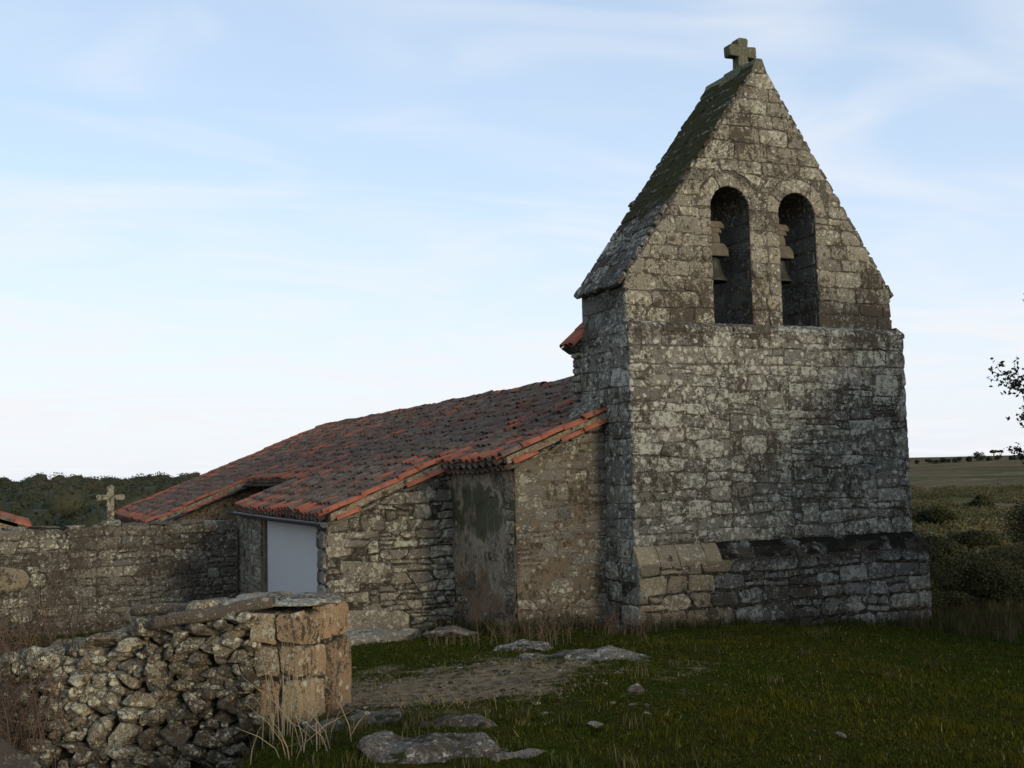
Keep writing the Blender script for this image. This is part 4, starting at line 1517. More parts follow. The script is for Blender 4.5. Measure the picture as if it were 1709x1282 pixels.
# face stones in ragged courses
z = -0.55
while z < 1.2:
    hgt = R.uniform(0.085, 0.165) * (1.25 if z < 0.3 else 1.0)
    s = 0.40 + R.uniform(0, 0.15)
    while s < 4.6:
        w = R.uniform(0.13, 0.36) * (1.0 + 0.35 * min(1, s / 3))
        hs = hgt * R.uniform(0.8, 1.25) * (1.0 + 0.3 * min(1, s / 3))
        zc = z + hgt / 2 + R.uniform(-.025, .025)
        sc2 = s + w / 2
        if zc < top_z(sc2) - 0.03:
            dep = R.uniform(0.15, 0.26)
            P_, F_ = boulder((w / 2 * 1.1, dep, hs / 2 * 1.12), R, ICO3 if w > 0.3 else ICO2, R.uniform(0.45, 0.8), 0.15, 11)
            a = math.atan2(-wd_[1], -wd_[0]) - TH + R.uniform(-.3, .3)
            Mx = rotz(a) @ rotx(R.uniform(-.35, .2)) @ roty(R.uniform(-.35, .35))
            c = wall_pt(sc2, spill(sc2, zc) + 0.11 + R.uniform(-0.08, 0.06), zc)
            obj('stone', P_ @ Mx.T, F_, 'dry', fwall, loc=c, smooth=False)
        s += w * 0.93
    z += hgt * 0.9
# chips and small stones wedged between
fl = []
for i in range(520):
    s = R.uniform(0.4, 4.5)
    zc = R.uniform(-0.4, top_z(s) - 0.05)
    q = R.uniform(0.03, 0.085)
    P_, F_ = boulder((q * 1.3, q, q * 0.75), R, ICO1, 0.5, 0.2, 6)
    c = wall_pt(s, spill(s, zc) + R.uniform(-0.04, 0.10), zc)
    fl.append((P_ @ (rotz(R.uniform(0, 6)) @ rotx(R.uniform(-.6, .6))).T + c, F_))
V, F = merge(fl)
obj('small_stones', V, F, 'dry', fwall, smooth=False)['kind'] = 'stuff'
# cap stones along the broken top and lumps lying behind it
for i in range(44):
    s = R.uniform(1.1, 4.6)
    t = R.uniform(0.05, 0.65)
    P_, F_ = boulder((R.uniform(.12, .3), R.uniform(.1, .2), R.uniform(.05, .13)), R, ICO2, 0.55, 0.17, 6)
    c = wall_pt(s, t + spill(s, top_z(s)), top_z(s) - 0.02 + R.uniform(-.05, .03))
    obj('stone', P_ @ (rotz(R.uniform(0, 6)) @ rotx(R.uniform(-.3, .3))).T, F_, 'dry', fwall, loc=c)
# flat slabs on the sound right part
for (s, t, a, b, h, rz) in ((0.22, 0.66, 0.36, 0.26, 0.045, 0.1), (0.24, 0.25, 0.32, 0.24, 0.04, -0.1), (0.75, 0.66, 0.34, 0.26, 0.05, 0.2), (0.72, 0.3, 0.26, 0.22, 0.04, 0.3), (1.2, 0.7, 0.32, 0.24, 0.05, -0.2), (1.15, 0.3, 0.26, 0.18, 0.05, 0.2), (1.65, 0.68, 0.3, 0.22, 0.06, 0.1)):
    P_, F_ = boulder((a, b, h), R, ICO3, 0.6, 0.10, 5)
    aa = math.atan2(-wd_[1], -wd_[0]) - TH
    obj('cap_slab', P_ @ rotz(aa + rz * 0.5).T, F_, 'cap', fwall, loc=wall_pt(s, t, top_z(s) + 0.03))
# squared pier: end face (turned to the right) and the first half metre of the front
Uf = to_yard(*(-wd_)) - to_yard(0, 0)
Ue = to_yard(*wn_) - to_yard(0, 0)
c0 = wall_pt(0, 0, 0)
c5 = wall_pt(0.5, 0, 0)
pv = [wall_pt(0.03, 0.03, -0.3), wall_pt(0.55, 0.03, -0.3), wall_pt(0.55, 0.84, -0.3), wall_pt(0.03, 0.84, -0.3)]
pv += [p + ZV * 1.48 for p in pv]
obj('pier_core', pv, [(0, 1, 2, 3), (7, 6, 5, 4), (0, 4, 5, 1), (1, 5, 6, 2), (2, 6, 7, 3), (3, 7, 4, 0)], 'mortar_dark', fwall, smooth=False)
pe = [[(0.0, 0.9), (0.34, 0.88), (0.36, 1.2), (0.0, 1.18)], [(0.34, 0.88), (0.52, 0.9), (0.5, 1.22), (0.36, 1.2)], [(0.52, 0.9), (0.88, 0.88), (0.88, 1.22), (0.5, 1.22)],
      [(0.0, 0.62), (0.22, 0.6), (0.24, 0.89), (0.0, 0.9)], [(0.22, 0.6), (0.44, 0.56), (0.46, 0.89), (0.24, 0.89)], [(0.46, 0.2), (0.9, 0.18), (0.9, 0.88), (0.46, 0.88)],
      [(0.0, 0.2), (0.24, 0.2), (0.22, 0.6), (0.0, 0.62)], [(0.24, 0.2), (0.45, 0.2), (0.44, 0.56), (0.22, 0.6)], [(0.0, -0.1), (0.5, -0.1), (0.5, 0.2), (0.0, 0.2)], [(0.5, -0.1), (0.92, -0.1), (0.92, 0.18), (0.5, 0.2)]]
pe = [[(a + R.uniform(-.02, .02), b + R.uniform(-.022, .022)) for a, b in p] for p in pe]
lay(fwall, pe, wall_pt(0.03, 0, 0), Ue, EZ, Uf, 'pier', R, gap=0.018, bevel=0.008, proud=0.045, rough=0.012, name='pier_stone')
pf = [[(-0.55, 0.92), (-0.25, 0.9), (-0.26, 1.2), (-0.55, 1.17)], [(-0.25, 0.9), (0.02, 0.9), (0.02, 1.2), (-0.26, 1.2)], [(-0.5, 0.6), (-0.2, 0.62), (-0.25, 0.9), (-0.5, 0.92)],
      [(-0.2, 0.62), (0.02, 0.62), (0.02, 0.9), (-0.25, 0.9)], [(-0.48, 0.2), (-0.22, 0.2), (-0.2, 0.62), (-0.48, 0.6)], [(-0.22, 0.2), (0.02, 0.2), (0.02, 0.62), (-0.2, 0.62)], [(-0.5, -0.1), (0.02, -0.1), (0.02, 0.2), (-0.5, 0.2)]]
pf = [[(a + R.uniform(-.02, .02), b + R.uniform(-.022, .022)) for a, b in p] for p in pf]
lay(fwall, pf, wall_pt(0, 0.03, 0), Uf, EZ, -Ue, 'pier', R, gap=0.018, bevel=0.008, proud=0.045, rough=0.014, name='pier_stone')


# two old beams lying on the wall
def beam(p0, p1, w, h, label, R):
    p0, p1 = np.array(p0, float), np.array(p1, float)
    L = np.linalg.norm(p1 - p0)
    d = (p1 - p0) / L
    s = np.cross(d, ZV)
    s /= np.linalg.norm(s)
    u = np.cross(s, d)
    n = 14
    V, F = [], []
    for i in range(n + 1):
        c = p0 + d * L * i / n + u * 0.012 * math.sin(i * 0.7)
        ww, hh = w * R.uniform(0.9, 1.06) / 2, h * R.uniform(0.9, 1.08) / 2
        if i in (0, n):
            ww *= 0.85
            hh *= 0.8
        prof = [(-1, -.7), (-.7, -1), (.7, -1), (1, -.7), (1, .7), (.7, 1), (-.7, 1), (-1, .7)]
        V += [c + s * ww * a + u * hh * b for a, b in prof]
    for i in range(n):
        for k in range(8):
            F.append((i * 8 + k, i * 8 + (k + 1) % 8, (i + 1) * 8 + (k + 1) % 8, (i + 1) * 8 + k))
    F += [tuple(range(8))[::-1], tuple(range(n * 8, n * 8 + 8))]
    o = obj('old_beam', V - ((p0 + p1) / 2), F, 'beam', None, loc=(p0 + p1) / 2)
    tag(o, label, 'beam', 'old beams on the dry stone wall')


beam(wall_pt(0.34, 0.10, 1.27), wall_pt(1.5, -0.12, 1.07), 0.13, 0.115, 'nearer grey-brown beam lying on the dry stone wall beside the pier', R)
beam(wall_pt(0.8, 0.50, 1.20), wall_pt(2.2, 0.50, 1.10), 0.12, 0.10, 'farther grey beam lying along the back of the dry stone wall', R)

# ------------------------------------------------------------------ boulders and outcrop rocks
def rock(name, X, Y, size, rz, label, seed, sink=0.35, mat='rock', base=ICO4, amp=0.2, tilt=(0, 0), cat='rock'):
    Rk = random.Random(seed)
    P_, F_ = boulder(size, Rk, base, 0.45, amp, 7)
    P_ = P_ @ (rotz(rz - TH) @ rotx(tilt[0]) @ roty(tilt[1])).T
    P_[:, 2] += (bumps(P_ * 2.2, Rk, 14, 0.05, (2, 7))) + (bumps(P_ * 6, Rk, 14, 0.03, (2, 7)))
    o = obj(name, P_, F_, mat, None, loc=on_ground(X, Y, size[2] * (1 - 2 * sink) * 0.5))
    tag(o, label, cat)


rock('boulder', -3.66, 8.35, (0.50, 0.45, 0.98), 0.3, 'big smooth boulder at the left edge in front of the dry stone wall', 5, 0.2, 'rock', ICO4, 0.12, cat='boulder')
rock('outcrop_rock', -1.33, 9.55, (0.42, 0.30, 0.13), 0.1, 'pale lichened rock directly below the pier of the dry stone wall', 8, 0.5)
rock('outcrop_rock', -0.46, 8.75, (0.36, 0.22, 0.09), -0.3, 'mossy black and white rock in front of the worn grass patch', 12, 0.6)
rock('outcrop_rock', -0.50, 7.85, (0.56, 0.26, 0.075), -0.12, 'low flat rock nearest the bottom edge, right of the pier', 15, 0.6, tilt=(0.1, 0))
rock('outcrop_rock', -0.02, 7.82, (0.24, 0.16, 0.08), 0.4, 'small rounded rock at the right tip of the nearest flat rock', 18, 0.55)
rock('outcrop_slab', 0.92, 13.3, (0.92, 0.5, 0.07), -0.45, 'flat grey bedrock slab in the grass before the tower', 19, 0.6, amp=0.24)
rock('outcrop_slab', 0.12, 14.9, (0.4, 0.28, 0.08), -0.2, 'short pale stone slab at the foot of the nave wall', 23, 0.6)
for k, (X, Y, s) in enumerate(((1.05, 10.4, 0.08), (0.95, 9.7, 0.10), (0.55, 8.6, 0.09), (2.2, 8.0, 0.04), (3.3, 7.6, 0.07))):
    lab = ['pale stone in the grass, farthest of the scatter', 'flat pale stone in the grass, middle of the scatter', 'flat stone in the grass right of the rock outcrop', 'tiny pale stone lying alone in the dark grass', 'pale stone at the bottom right corner', 'little stone between the outcrop and the scatter'][k]
    rock('stone', X, Y, (s, s * 0.7, s * 0.28), k * 0.9, lab, 40 + k, 0.45, 'rock', ICO2, 0.2, cat='stone')
# foundation ledge below the porch wall
rock('footing_stone', -2.35, 18.35, (0.95, 0.5, 0.16), 0.45, 'long pale footing rock under the porch wall', 61, 0.2, 'rubble', ICO3, 0.16)
rock('footing_stone', -1.0, 18.3, (0.6, 0.35, 0.10), 0.3, 'low flat footing rock between the porch wall and the plastered corner', 62, 0.2, 'rubble', ICO3, 0.16)

# pebbles on the worn patch
Rp = random.Random(90)
pb_ = []
for i in range(260):
    X_, Y_ = -0.6 + Rp.gauss(0, 0.95), 11.8 + Rp.gauss(0, 1.2)
    q = Rp.uniform(0.010, 0.032)
    P_, F_ = boulder((q * 1.3, q, q * 0.6), Rp, ICO1, 0.5, 0.15, 3)
    pb_.append((P_ @ rotz(Rp.uniform(0, 6)).T + on_ground(X_, Y_, q * 0.2), F_))
V, F = merge(pb_)
tag(obj('pebbles', V, F, 'rock', None), 'small pebbles strewn on the worn earth patch', 'pebbles', kind='stuff')

# ------------------------------------------------------------------ vegetation
def blades(n, XY, h, w, cols, lean=0.5, rg=rng, single=False):
    X, Y = XY
    z = ground_z(X, Y)
    base = np.array([CAM[0], CAM[1], 0]) + RV * X[:, None] + FV * Y[:, None] + ZV * z[:, None]
    a = rg.random(n) * 2 * np.pi
    side = np.stack([np.cos(a), np.sin(a), np.zeros(n)], 1)
    ln = np.stack([-np.sin(a), np.cos(a), np.zeros(n)], 1) * (rg.normal(0, lean, n) * h)[:, None]
    hz = ZV * h[:, None]
    ww = (w * (0.6 + 0.8 * rg.random(n)))[:, None]
    mid = base + hz * 0.55 + ln * 0.35
    if single:
        V = np.stack([base - side * ww, base + side * ww, base + hz + ln], 1)
        return V.reshape(-1, 3), np.arange(n * 3).reshape(-1, 3), np.repeat(np.concatenate([cols, np.ones((n, 1))], 1), 3, axis=0)
    V = np.stack([base - side * ww, base + side * ww, mid + side * ww * 0.7, mid - side * ww * 0.7, base + hz + ln], 1)
    k = (np.arange(n) * 5)[:, None]
    F = np.concatenate([k + np.array([0, 1, 2]), k + np.array([0, 2, 3]), k + np.array([3, 2, 4])])
    return V.reshape(-1, 3), F, np.repeat(np.concatenate([cols, np.ones((n, 1))], 1), 5, axis=0)


def val_noise(X, Y, s, seed):
    rg = np.random.default_rng(seed)
    T = rg.random((64, 64))
    x, y = X * s, Y * s
    xi, yi = np.floor(x).astype(int), np.floor(y).astype(int)
    fx, fy = x - xi, y - yi
    fx, fy = fx * fx * (3 - 2 * fx), fy * fy * (3 - 2 * fy)
    g_ = lambda i, j: T[i % 64, j % 64]
    return (g_(xi, yi) * (1 - fx) + g_(xi + 1, yi) * fx) * (1 - fy) + (g_(xi, yi + 1) * (1 - fx) + g_(xi + 1, yi + 1) * fx) * fy


def church_mask(X, Y):
    p = np.array([CAM[0], CAM[1]]) + RV[:2] * X[:, None] + FV[:2] * Y[:, None]
    x, y = p[:, 0], p[:, 1]
    return ((x > PL) & (x < PR) & (y > PF)) | ((x > XA) & (y > YA) & (x < PR)) | ((x > XB) & (x < PR) & (y > YB)) | (y > 11.9)


def grass_field():
    n = 430000
    Y = 5.5 + 21 * rng.random(n) ** 1.15
    X = (rng.random(n) * 1.14 - 0.57) * (Y + 1.5)
    worn = np.exp(-(((X + 0.6) / 1.35) ** 2 + ((Y - 11.9) / 1.6) ** 2)) * (0.25 + 0.75 * val_noise(X, Y, 1.6, 5) + 0.7 * val_noise(X, Y, 4.0, 6))
    keep = (rng.random(n) > np.clip(worn * 1.0, 0, 0.62)) & ~church_mask(X, Y)
    dx, dy = X - WX, Y - WY
    s = dx * wd_[0] + dy * wd_[1]
    t = dx * wn_[0] + dy * wn_[1]
    keep &= ~((s > 0) & (s < 4.8) & (t > -0.05) & (t < 0.85))
    X, Y, worn = X[keep], Y[keep], worn[keep]
    n = len(X)
    n1, n2, n3 = val_noise(X, Y, 0.55, 1), val_noise(X, Y, 1.7, 2), val_noise(X, Y, 4.5, 3)
    h = 0.008 + 0.028 * n2 ** 2 + 0.018 * n1 * rng.random(n) + 0.05 * (n3 > 0.72) * rng.random(n)
    h *= np.where(worn > 0.35, 0.8, 1.0)
    green = np.array([0.036, 0.054, 0.006])
    moss = np.array([0.068, 0.062, 0.008])
    dry = np.array([0.24, 0.19, 0.11])
    k1 = np.clip((n1 * 0.6 + n3 * 0.4) * 1.6 - 0.45, 0, 1)[:, None]
    c = green * (1 - k1) + moss * k1
    kd = (np.clip(worn * 1.8 - 0.25, 0, 1) > rng.random(n)) | (rng.random(n) < 0.035)
    c = np.where(kd[:, None], dry * (0.5 + 0.7 * rng.random(n))[:, None], c * (0.65 + 0.7 * rng.random(n))[:, None])
    V, F, C = blades(n, (X, Y), h, 0.0018 + 0.0002 * Y, c, 0.8, single=True)
    o = bulk('grass', V, F, 'grass', cols=C)
    tag(o, 'short mossy grass covering the yard before the church', 'grass', kind='stuff')


grass_field()


def tufts():
    """taller dry and green tufts along wall feet and rocks"""
    spots = []
    Rt = random.Random(4)
    def wpt(x, y):
        d = np.array([x - CAM[0], y - CAM[1], 0])
        return d @ RV, d @ FV
    for _ in range(150):
        spots.append((*wpt(Rt.uniform(-0.4, 5.9), PF - Rt.uniform(0.03, 0.28)), Rt.uniform(.10, .26)))
    for _ in range(60):
        spots.append((*wpt(Rt.uniform(-1.8, -0.1), YA - Rt.uniform(0.02, 0.3)), Rt.uniform(.12, .36)))
    for _ in range(60):
        spots.append((*wpt(XA - Rt.uniform(0.02, 0.4), Rt.uniform(0.5, 3.4)), Rt.uniform(.12, .34)))
    for _ in range(40):
        spots.append((*wpt(Rt.uniform(-3.9, -1.7), YB - Rt.uniform(0.1, 0.5)), Rt.uniform(.08, .2)))
    for _ in range(420):
        spots.append((Rt.uniform(6.3, 11.5), Rt.uniform(16.5, 26), Rt.uniform(.15, .5)))
    for _ in range(70):
        s, t = Rt.uniform(0, 0.7), Rt.uniform(-0.9, -0.05)
        spots.append((WX + wd_[0] * s + wn_[0] * t, WY + wd_[1] * s + wn_[1] * t, Rt.uniform(.12, .30)))
    for _ in range(60):
        spots.append((Rt.uniform(-2.2, 1.2), Rt.uniform(7.3, 9.8), Rt.uniform(.06, .16)))
    for _ in range(26):
        spots.append((Rt.uniform(1.0, 4.5), Rt.uniform(11, 16), Rt.uniform(.06, .14)))
    Xs, Ys, hs, cs = [], [], [], []
    for (x, y, h) in spots:
        k = Rt.randint(14, 34)
        Xs.append(x + rng.normal(0, 0.05, k))
        Ys.append(y + rng.normal(0, 0.05, k))
        hs.append(h * (0.45 + 0.6 * rng.random(k)))
        dryness = Rt.random()
        c = np.array([0.04, 0.05, 0.013]) * (1 - dryness) + np.array([0.13, 0.105, 0.058]) * dryness
        cs.append(c * (0.5 + 0.8 * rng.random((k, 1))))
    X, Y, h, c = map(np.concatenate, (Xs, Ys, hs, cs))
    V, F, C = blades(len(X), (X, Y), h, np.full(len(X), 0.0038), c, 0.45)
    o = bulk('grass_tufts', V, F, 'grass', cols=C)
    tag(o, 'longer dry grass tufts at the wall feet and rocks', 'grass', kind='stuff')


tufts()


def stalks(X0, Y0, n, hmin, hmax, spread, label, name, seed, col=(0.26, 0.20, 0.12), mat=None, bend=0.25, branch=0, cat='plant', base_dz=0.0, thick=1.0):
    Rs = random.Random(seed)
    parts = []
    for i in range(n):
        x, y = X0 + Rs.gauss(0, spread), Y0 + Rs.gauss(0, spread)
        h = Rs.uniform(hmin, hmax)
        b = on_ground(x, y, -0.02 + base_dz)
        d = np.array([Rs.gauss(0, bend), Rs.gauss(0, bend), 0]) * h
        pts = [b + ZV * h * t + d * t * t for t in (0, .35, .7, 1.0)]
        parts.append(tube(pts, [q * thick for q in (0.004, 0.0035, 0.003, 0.0015)], 4))
        for _ in range(branch):
            t = Rs.uniform(0.3, 0.9)
            p = b + ZV * h * t + d * t * t
            e = p + np.array([Rs.gauss(0, .09), Rs.gauss(0, .09), Rs.uniform(0.0, .12)])
            parts.append(tube([p, (p + e) / 2 + ZV * 0.015, e], [0.0025 * thick, 0.002 * thick, 0.001 * thick], 3))
    V, F = merge(parts)
    b0 = on_ground(X0, Y0)
    o = obj(name, [v - b0 for v in V], F, mat, None, loc=b0)
    tag(o, label, cat)
    return o


M['straw'] = simple('dry_straw', (0.30, 0.235, 0.14), (0.22, 0.17, 0.10), 3, 0.85, 0.1)
stalks(-1.93, 9.55, 26, 0.35, 1.05, 0.10, 'tall dry straw stalks leaning against the pier foot', 'dry_stalks', 1, mat='straw', bend=0.16)
stalks(-1.62, 8.5, 22, 0.2, 0.6, 0.16, 'short bent straw stalks nearest the bottom edge', 'dry_stalks', 2, mat='straw', bend=0.5)
stalks(-0.55, 9.9, 16, 0.06, 0.2, 0.3, 'thin dry stalks in the worn grass patch', 'dry_stalks', 3, mat='straw', bend=0.5, branch=1, thick=0.5)['kind'] = 'stuff'
stalks(0.15, 15.9, 40, 0.25, 0.6, 0.28, 'dark dry weeds at the corner of the plastered wall', 'dry_weeds', 4, mat='twig', bend=0.3, branch=3)
stalks(1.55, 16.9, 40, 0.2, 0.5, 0.22, 'dark dry weeds in the angle between nave wall and tower', 'dry_weeds', 5, mat='twig', bend=0.3, branch=3)
stalks(-0.9, 16.4, 22, 0.15, 0.45, 0.25, 'pale dry weeds in the grass before the porch wall', 'dry_weeds', 6, mat='straw', bend=0.3, branch=2, thick=0.5)
stalks(-4.95, 11.55, 150, 0.7, 1.35, 0.34, 'dense brown brambles behind the collapsed end of the dry stone wall', 'bramble', 7, mat='twig', bend=0.35, branch=9, base_dz=0.4, thick=1.7)
stalks(-4.55, 10.75, 80, 0.6, 1.2, 0.22, 'thin brown bramble stems at the left picture edge', 'bramble', 8, mat='twig', bend=0.35, branch=8, base_dz=0.4, thick=1.6)


# trees and bushes
def bush(X, Y, rx, rz, n, leaf, label, mat='leaf_bush', name='bush', seed=0, lobes=9, stem=True, lift=0.0, group=None):
    Rb = random.Random(seed)
    b = on_ground(X, Y)
    root = empty(name, tuple(b))
    tag(root, label, 'bush' if name != 'tree' else 'tree', group)
    cs, rr = [], []
    for i in range(lobes):
        a, q = Rb.uniform(0, 6.28), math.sqrt(Rb.random()) * 0.7
        s = Rb.uniform(0.35, 0.6)
        cs.append(b + np.array([math.cos(a) * q * rx, math.sin(a) * q * rx, lift + rz * (0.35 + Rb.uniform(0, 0.95) * (1 - q * 0.6))]))
        rr.append((rx * s, rx * s, rz * s))
    V, F = leaves(cs, rr, n, leaf, hollow=0.35)
    bulk('foliage', V, F, mat, root)
    parts = []
    for i in range(min(4, lobes)):
        parts.append(tube([b - ZV * 0.2, b + (cs[i] - b) * 0.5 + ZV * 0.05 * rz, cs[i]], [0.07 * rx, 0.05 * rx, 0.02 * rx], 5))
    V, F = merge(parts)
    obj('stems' if name == 'bush' else 'trunk', V, F, 'bark', root)
    return root


# dark bushes beside the tower and in the meadow (yard frame positions)
def px(u, Y):
    return u / 1900.0 * Y


bush(px(765, 29), 29, 1.5, 0.95, 30000, 0.03, 'broad dark bush right behind the tower plinth', seed=1, lobes=12)
bush(px(690, 26), 26, 0.8, 0.5, 12000, 0.026, 'low olive bush close against the right side of the tower', seed=2)
bush(px(762, 62), 62, 1.5, 1.05, 12000, 0.06, 'round dark bush alone in the middle meadow', seed=3, lobes=12)
bush(px(715, 34), 34, 1.3, 1.1, 22000, 0.035, 'tall dark bush between the tower edge and the meadow', seed=9, lobes=12)
bush(px(870, 36), 36, 1.6, 1.0, 22000, 0.038, 'dark bush behind the tumbled meadow wall at the right edge', seed=10, lobes=12)
bush(px(690, 55), 55, 1.3, 1.0, 9000, 0.06, 'dark bush half hidden by the tower edge', seed=4)
bush(px(835, 44), 44, 2.0, 0.85, 16000, 0.045, 'wide grey-green bush behind the low stone wall', seed=5, lobes=12)
bush(px(690, 95), 95, 2.0, 1.5, 6000, 0.10, 'bush high on the heath touching the tower edge', seed=6)
bush(px(775, 130), 130, 2.0, 1.4, 4000, 0.13, 'small dark bush in the middle of the heath', seed=7)
bush(px(905, 50), 50, 2.2, 2.6, 26000, 0.05, 'tall dark holm oak bush at the right edge under the branch', seed=8, lobes=16)
Rb = random.Random(91)
ORD = ['first', 'second', 'third', 'fourth', 'fifth', 'sixth', 'seventh', '', 'eighth', 'ninth', 'tenth', 'eleventh']
HL = ['%s small bush from the tower in the hedge line below the skyline' % q for q in ORD]
HL[7] = 'largest bush of the far hedge line, below the two skyline trees'
HORIZ = [(655, 520), (672, 505), (690, 510), (703, 500), (718, 505), (738, 500), (757, 500), (775, 505), (790, 500), (806, 515), (830, 505), (848, 510)]
for i, (u, Y) in enumerate(HORIZ):
    w = 3.6 if i == 7 else Rb.uniform(1.3, 2.2)
    bush(px(u, Y), Y, w, w * 0.8, 900, 0.3, HL[i], seed=100 + i, lobes=6, group='bushes in the far hedge line', mat='leaf_far')
for i, (u, lab) in enumerate(((799, 'left of the two little trees on the skyline'), (811, 'right of the two little trees on the skyline'))):
    bush(px(u, 705), 705, 2.4, 1.5, 700, 0.35, lab, name='tree', seed=130 + i, lobes=5, lift=2.0, mat='leaf_far')


# heath scrub
def scrub():
    Rg = np.random.default_rng(8)
    n = 6500
    Y = 33 * (210 / 33) ** Rg.random(n)
    X = (0.30 + 0.26 * Rg.random(n)) * Y
    dens = val_noise(X, Y, 0.05, 31) * 0.6 + val_noise(X, Y, 0.16, 32) * 0.5
    k = dens > np.where(Y > 140, 0.55, 0.40)
    X, Y = X[k], Y[k]
    z = ground_z(X, Y)
    c = np.array([CAM[0], CAM[1], 0]) + RV * X[:, None] + FV * Y[:, None] + ZV * z[:, None]
    s = (0.25 + 0.5 * Rg.random(len(X))) * (0.7 + Y / 160)
    rad = np.stack([s * 1.2, s * 1.2, s * 0.65], 1)
    V, F = leaves(c + ZV * (s * 0.3)[:, None], rad, 190000, 0.13, hollow=0.5, rg=Rg)
    o = bulk('heath_scrub', V, F, 'leaf_scrub')
    tag(o, 'low heath scrub scattered over the slope right of the tower', 'scrub', kind='stuff')


scrub()


# far wooded hill at the left
def far_wood():
    Rg = np.random.default_rng(12)
    n = 1000
    Y = 110 + 360 * Rg.random(n) ** 0.8
    X = (-0.50 + 0.27 * Rg.random(n)) * Y
    k = (val_noise(X, Y, 0.012, 55) > 0.22) | (Y > 330)
    X, Y = X[k], Y[k]
    z = ground_z(X, Y)
    s = 2.4 + 2.2 * Rg.random(len(X))
    c = np.array([CAM[0], CAM[1], 0]) + RV * X[:, None] + FV * Y[:, None] + ZV * (z + s * 0.8)[:, None]
    nl = 3
    c2 = np.repeat(c, nl, 0) + Rg.normal(0, 1, (len(c) * nl, 3)) * np.repeat(s, nl)[:, None] * np.array([0.5, 0.5, 0.2])
    rad = np.repeat(np.stack([s * 0.8, s * 0.8, s * 0.7], 1), nl, 0) * (0.55 + 0.5 * Rg.random((len(c2), 1)))
    V, F = leaves(c2, rad * 1.05, 300000, 0.32, hollow=0.80, rg=Rg)
    # dense inner foliage of each crown
    PI, FI = ICO1
    wob = 1 + 0.16 * Rg.normal(size=(len(c2), len(PI), 1))
    VI = (c2[:, None, :] + PI[None] * rad[:, None, :] * 0.80 * wob).reshape(-1, 3)
    FI = ((np.arange(len(c2)) * len(PI))[:, None, None] + np.array(FI)[None]).reshape(-1, 3)
    FT = np.concatenate([F[:, [0, 1, 2]], F[:, [0, 2, 3]], FI + len(V)])
    V, F = np.concatenate([V, VI]), FT
    o = bulk('far_wood', V, F, 'leaf_far')
    tag(o, 'dark evergreen wood covering the far hill left of the church', 'wood', kind='stuff')


far_wood()


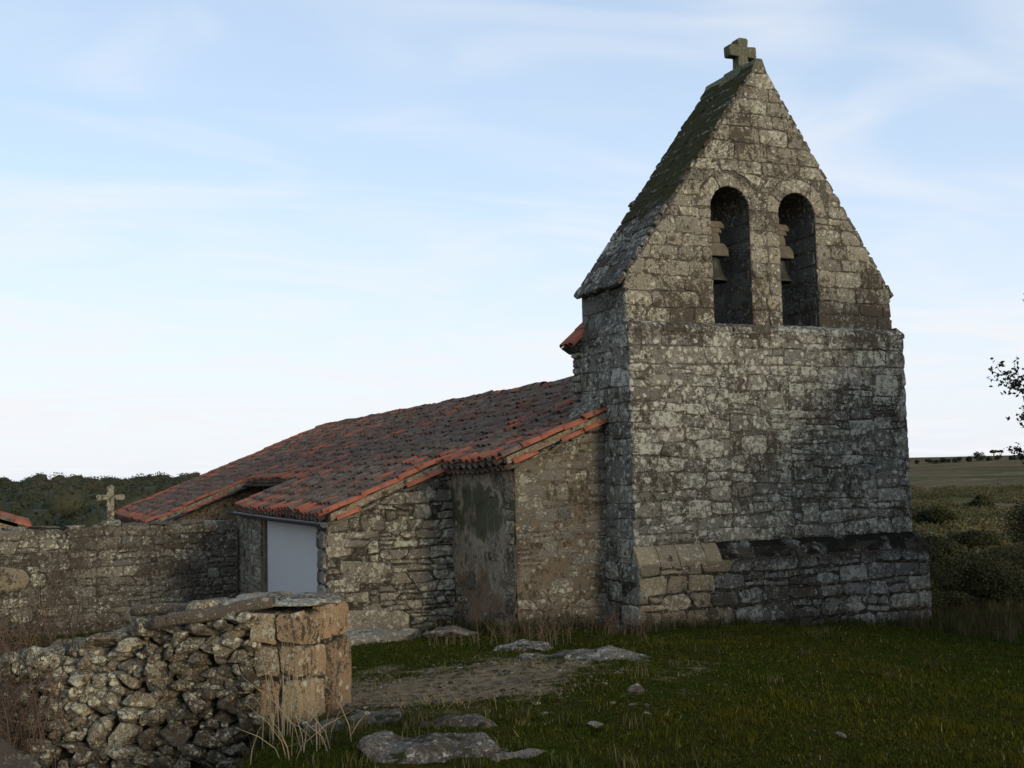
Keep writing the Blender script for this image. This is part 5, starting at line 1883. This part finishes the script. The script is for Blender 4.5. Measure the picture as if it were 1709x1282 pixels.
# holm oak reaching in from the right
def oak(X, Y, H, label, seed, spread, n_leaf, leaf=0.034, trunk_r=0.22, zmin=1.5):
    Ro = random.Random(seed)
    b = on_ground(X, Y)
    root = empty('holm_oak', tuple(b))
    tag(root, label, 'tree')
    parts, tips = [], []
    t_top = b + ZV * H * 0.38 + np.array([Ro.uniform(-.2, .2), Ro.uniform(-.2, .2), 0])
    parts.append(tube([b - ZV * 0.3, b + ZV * 0.5, b + (t_top - b) * 0.6 + RV * 0.08, t_top], [trunk_r * 1.3, trunk_r, trunk_r * 0.85, trunk_r * 0.7], 10))
    def limb(p, d, L, r, lev):
        pts, rad = [p], [r]
        q = p.copy()
        for k in range(4):
            d2 = d + np.array([Ro.gauss(0, .22), Ro.gauss(0, .22), Ro.gauss(0.04, .16)])
            d2 /= np.linalg.norm(d2)
            q = q + d2 * L / 4
            pts.append(q)
            rad.append(max(0.004, r * (1 - 0.8 * (k + 1) / 4)))
            if lev < 3 and (k > 0 or lev == 0):
                for _ in range(2 if lev < 2 else 3):
                    e = d2 + np.array([Ro.gauss(0, .75), Ro.gauss(0, .75), Ro.gauss(0.05, .5)])
                    e /= np.linalg.norm(e)
                    limb(q, e, L * Ro.uniform(0.42, 0.62), rad[-1] * 0.75 + 0.002, lev + 1)
            d = d2
        parts.append(tube(pts, rad, 6 if lev < 2 else 3))
        if lev >= 2:
            for a_, b_ in zip(pts, pts[1:]):
                tips.append((a_, b_))
    for (l, h_, y_) in ((0.95, 0.10, 0.0), (0.9, 0.35, 0.3), (0.8, 0.55, -0.2), (0.9, -0.05, -0.3)):
        d = -RV * l + ZV * h_ + FV * y_
        limb(t_top + ZV * Ro.uniform(-0.2, 0.4), d / np.linalg.norm(d), spread * 1.0, trunk_r * 0.5, 0)
    for k in range(7):
        a = 2 * math.pi * k / 7 + Ro.uniform(-.3, .3)
        d = np.array([math.cos(a), math.sin(a), Ro.uniform(0.15, 0.9)])
        limb(t_top - ZV * Ro.uniform(0, 0.5), d / np.linalg.norm(d), spread * Ro.uniform(0.8, 1.05), trunk_r * 0.5, 0)
    V, F = merge(parts)
    obj('trunk', V, F, 'bark', root)
    T0, T1 = np.array([t[0] for t in tips]), np.array([t[1] for t in tips])
    i = rng.integers(0, len(T0), n_leaf)
    t = rng.random((n_leaf, 1))
    c = T0[i] * (1 - t) + T1[i] * t + rng.normal(0, 0.06, (n_leaf, 3))
    V, F = leaves(c, np.full((n_leaf, 3), 0.02), n_leaf, leaf, hollow=0.2)
    bulk('crown', V, F, 'leaf_oak', root)


oak(11.45, 15.2, 6.4, 'holm oak whose leafy branch reaches in at the right edge', 17, 2.6, 330000, 0.032)

# unseen holm oaks added behind the viewer to keep low sun off tower foot and yard
for k, (X_, Y_, H_, lab) in enumerate(((16.0, 1.5, 4.6, 'nearest'), (20.5, -2.5, 4.9, 'second'), (25.0, 2.0, 4.8, 'third'), (25.0, -7.0, 5.2, 'fourth'), (29.5, -3.0, 5.2, 'fifth'))):
    bush(X_, Y_, 3.3, H_ * 0.62, 7000, 0.16, lab + ' unseen holm oak added for shade behind the viewer, right of the path', name='tree', seed=200 + k, lobes=14, lift=1.8, mat='leaf_oak', group='unseen shade trees added behind the viewer')

# low dry-stone wall and post in the meadow
lw = empty('meadow_wall', tuple(on_ground(px(850, 33), 33)))
tag(lw, 'low tumbled stone wall in the meadow at the right edge', 'wall')
R = random.Random(63)
for row in range(3):
    u = 800.0
    while u < 905:
        w = R.uniform(0.3, 0.6)
        P_, F_ = boulder((w / 2, 0.22, 0.13), R, ICO2, 0.55, 0.17, 5)
        obj('stone', P_ @ rotz(-TH + R.uniform(-.2, .2)).T, F_, 'yard', lw, loc=on_ground(px(u, 33), 33 + R.uniform(-.1, .1), 0.1 + row * 0.22))
        u += w / 33 * 1900 * 0.95
b = on_ground(px(768, 48), 48)
V, F = tube([b - ZV * 0.2, b + ZV * 0.5, b + ZV * 0.95 + RV * 0.03], [0.05, 0.045, 0.04], 7)
o = obj('fence_post', [v - b for v in V], F, 'pale_cross', None, loc=b)
tag(o, 'thin pale fence post standing alone in the meadow', 'post')
rock('meadow_rock', px(740, 46), 46, (0.9, 0.5, 0.2), 0.1, 'flat pale rock in the meadow left of the fence post', 71, 0.2, 'rock', ICO3, 0.2)
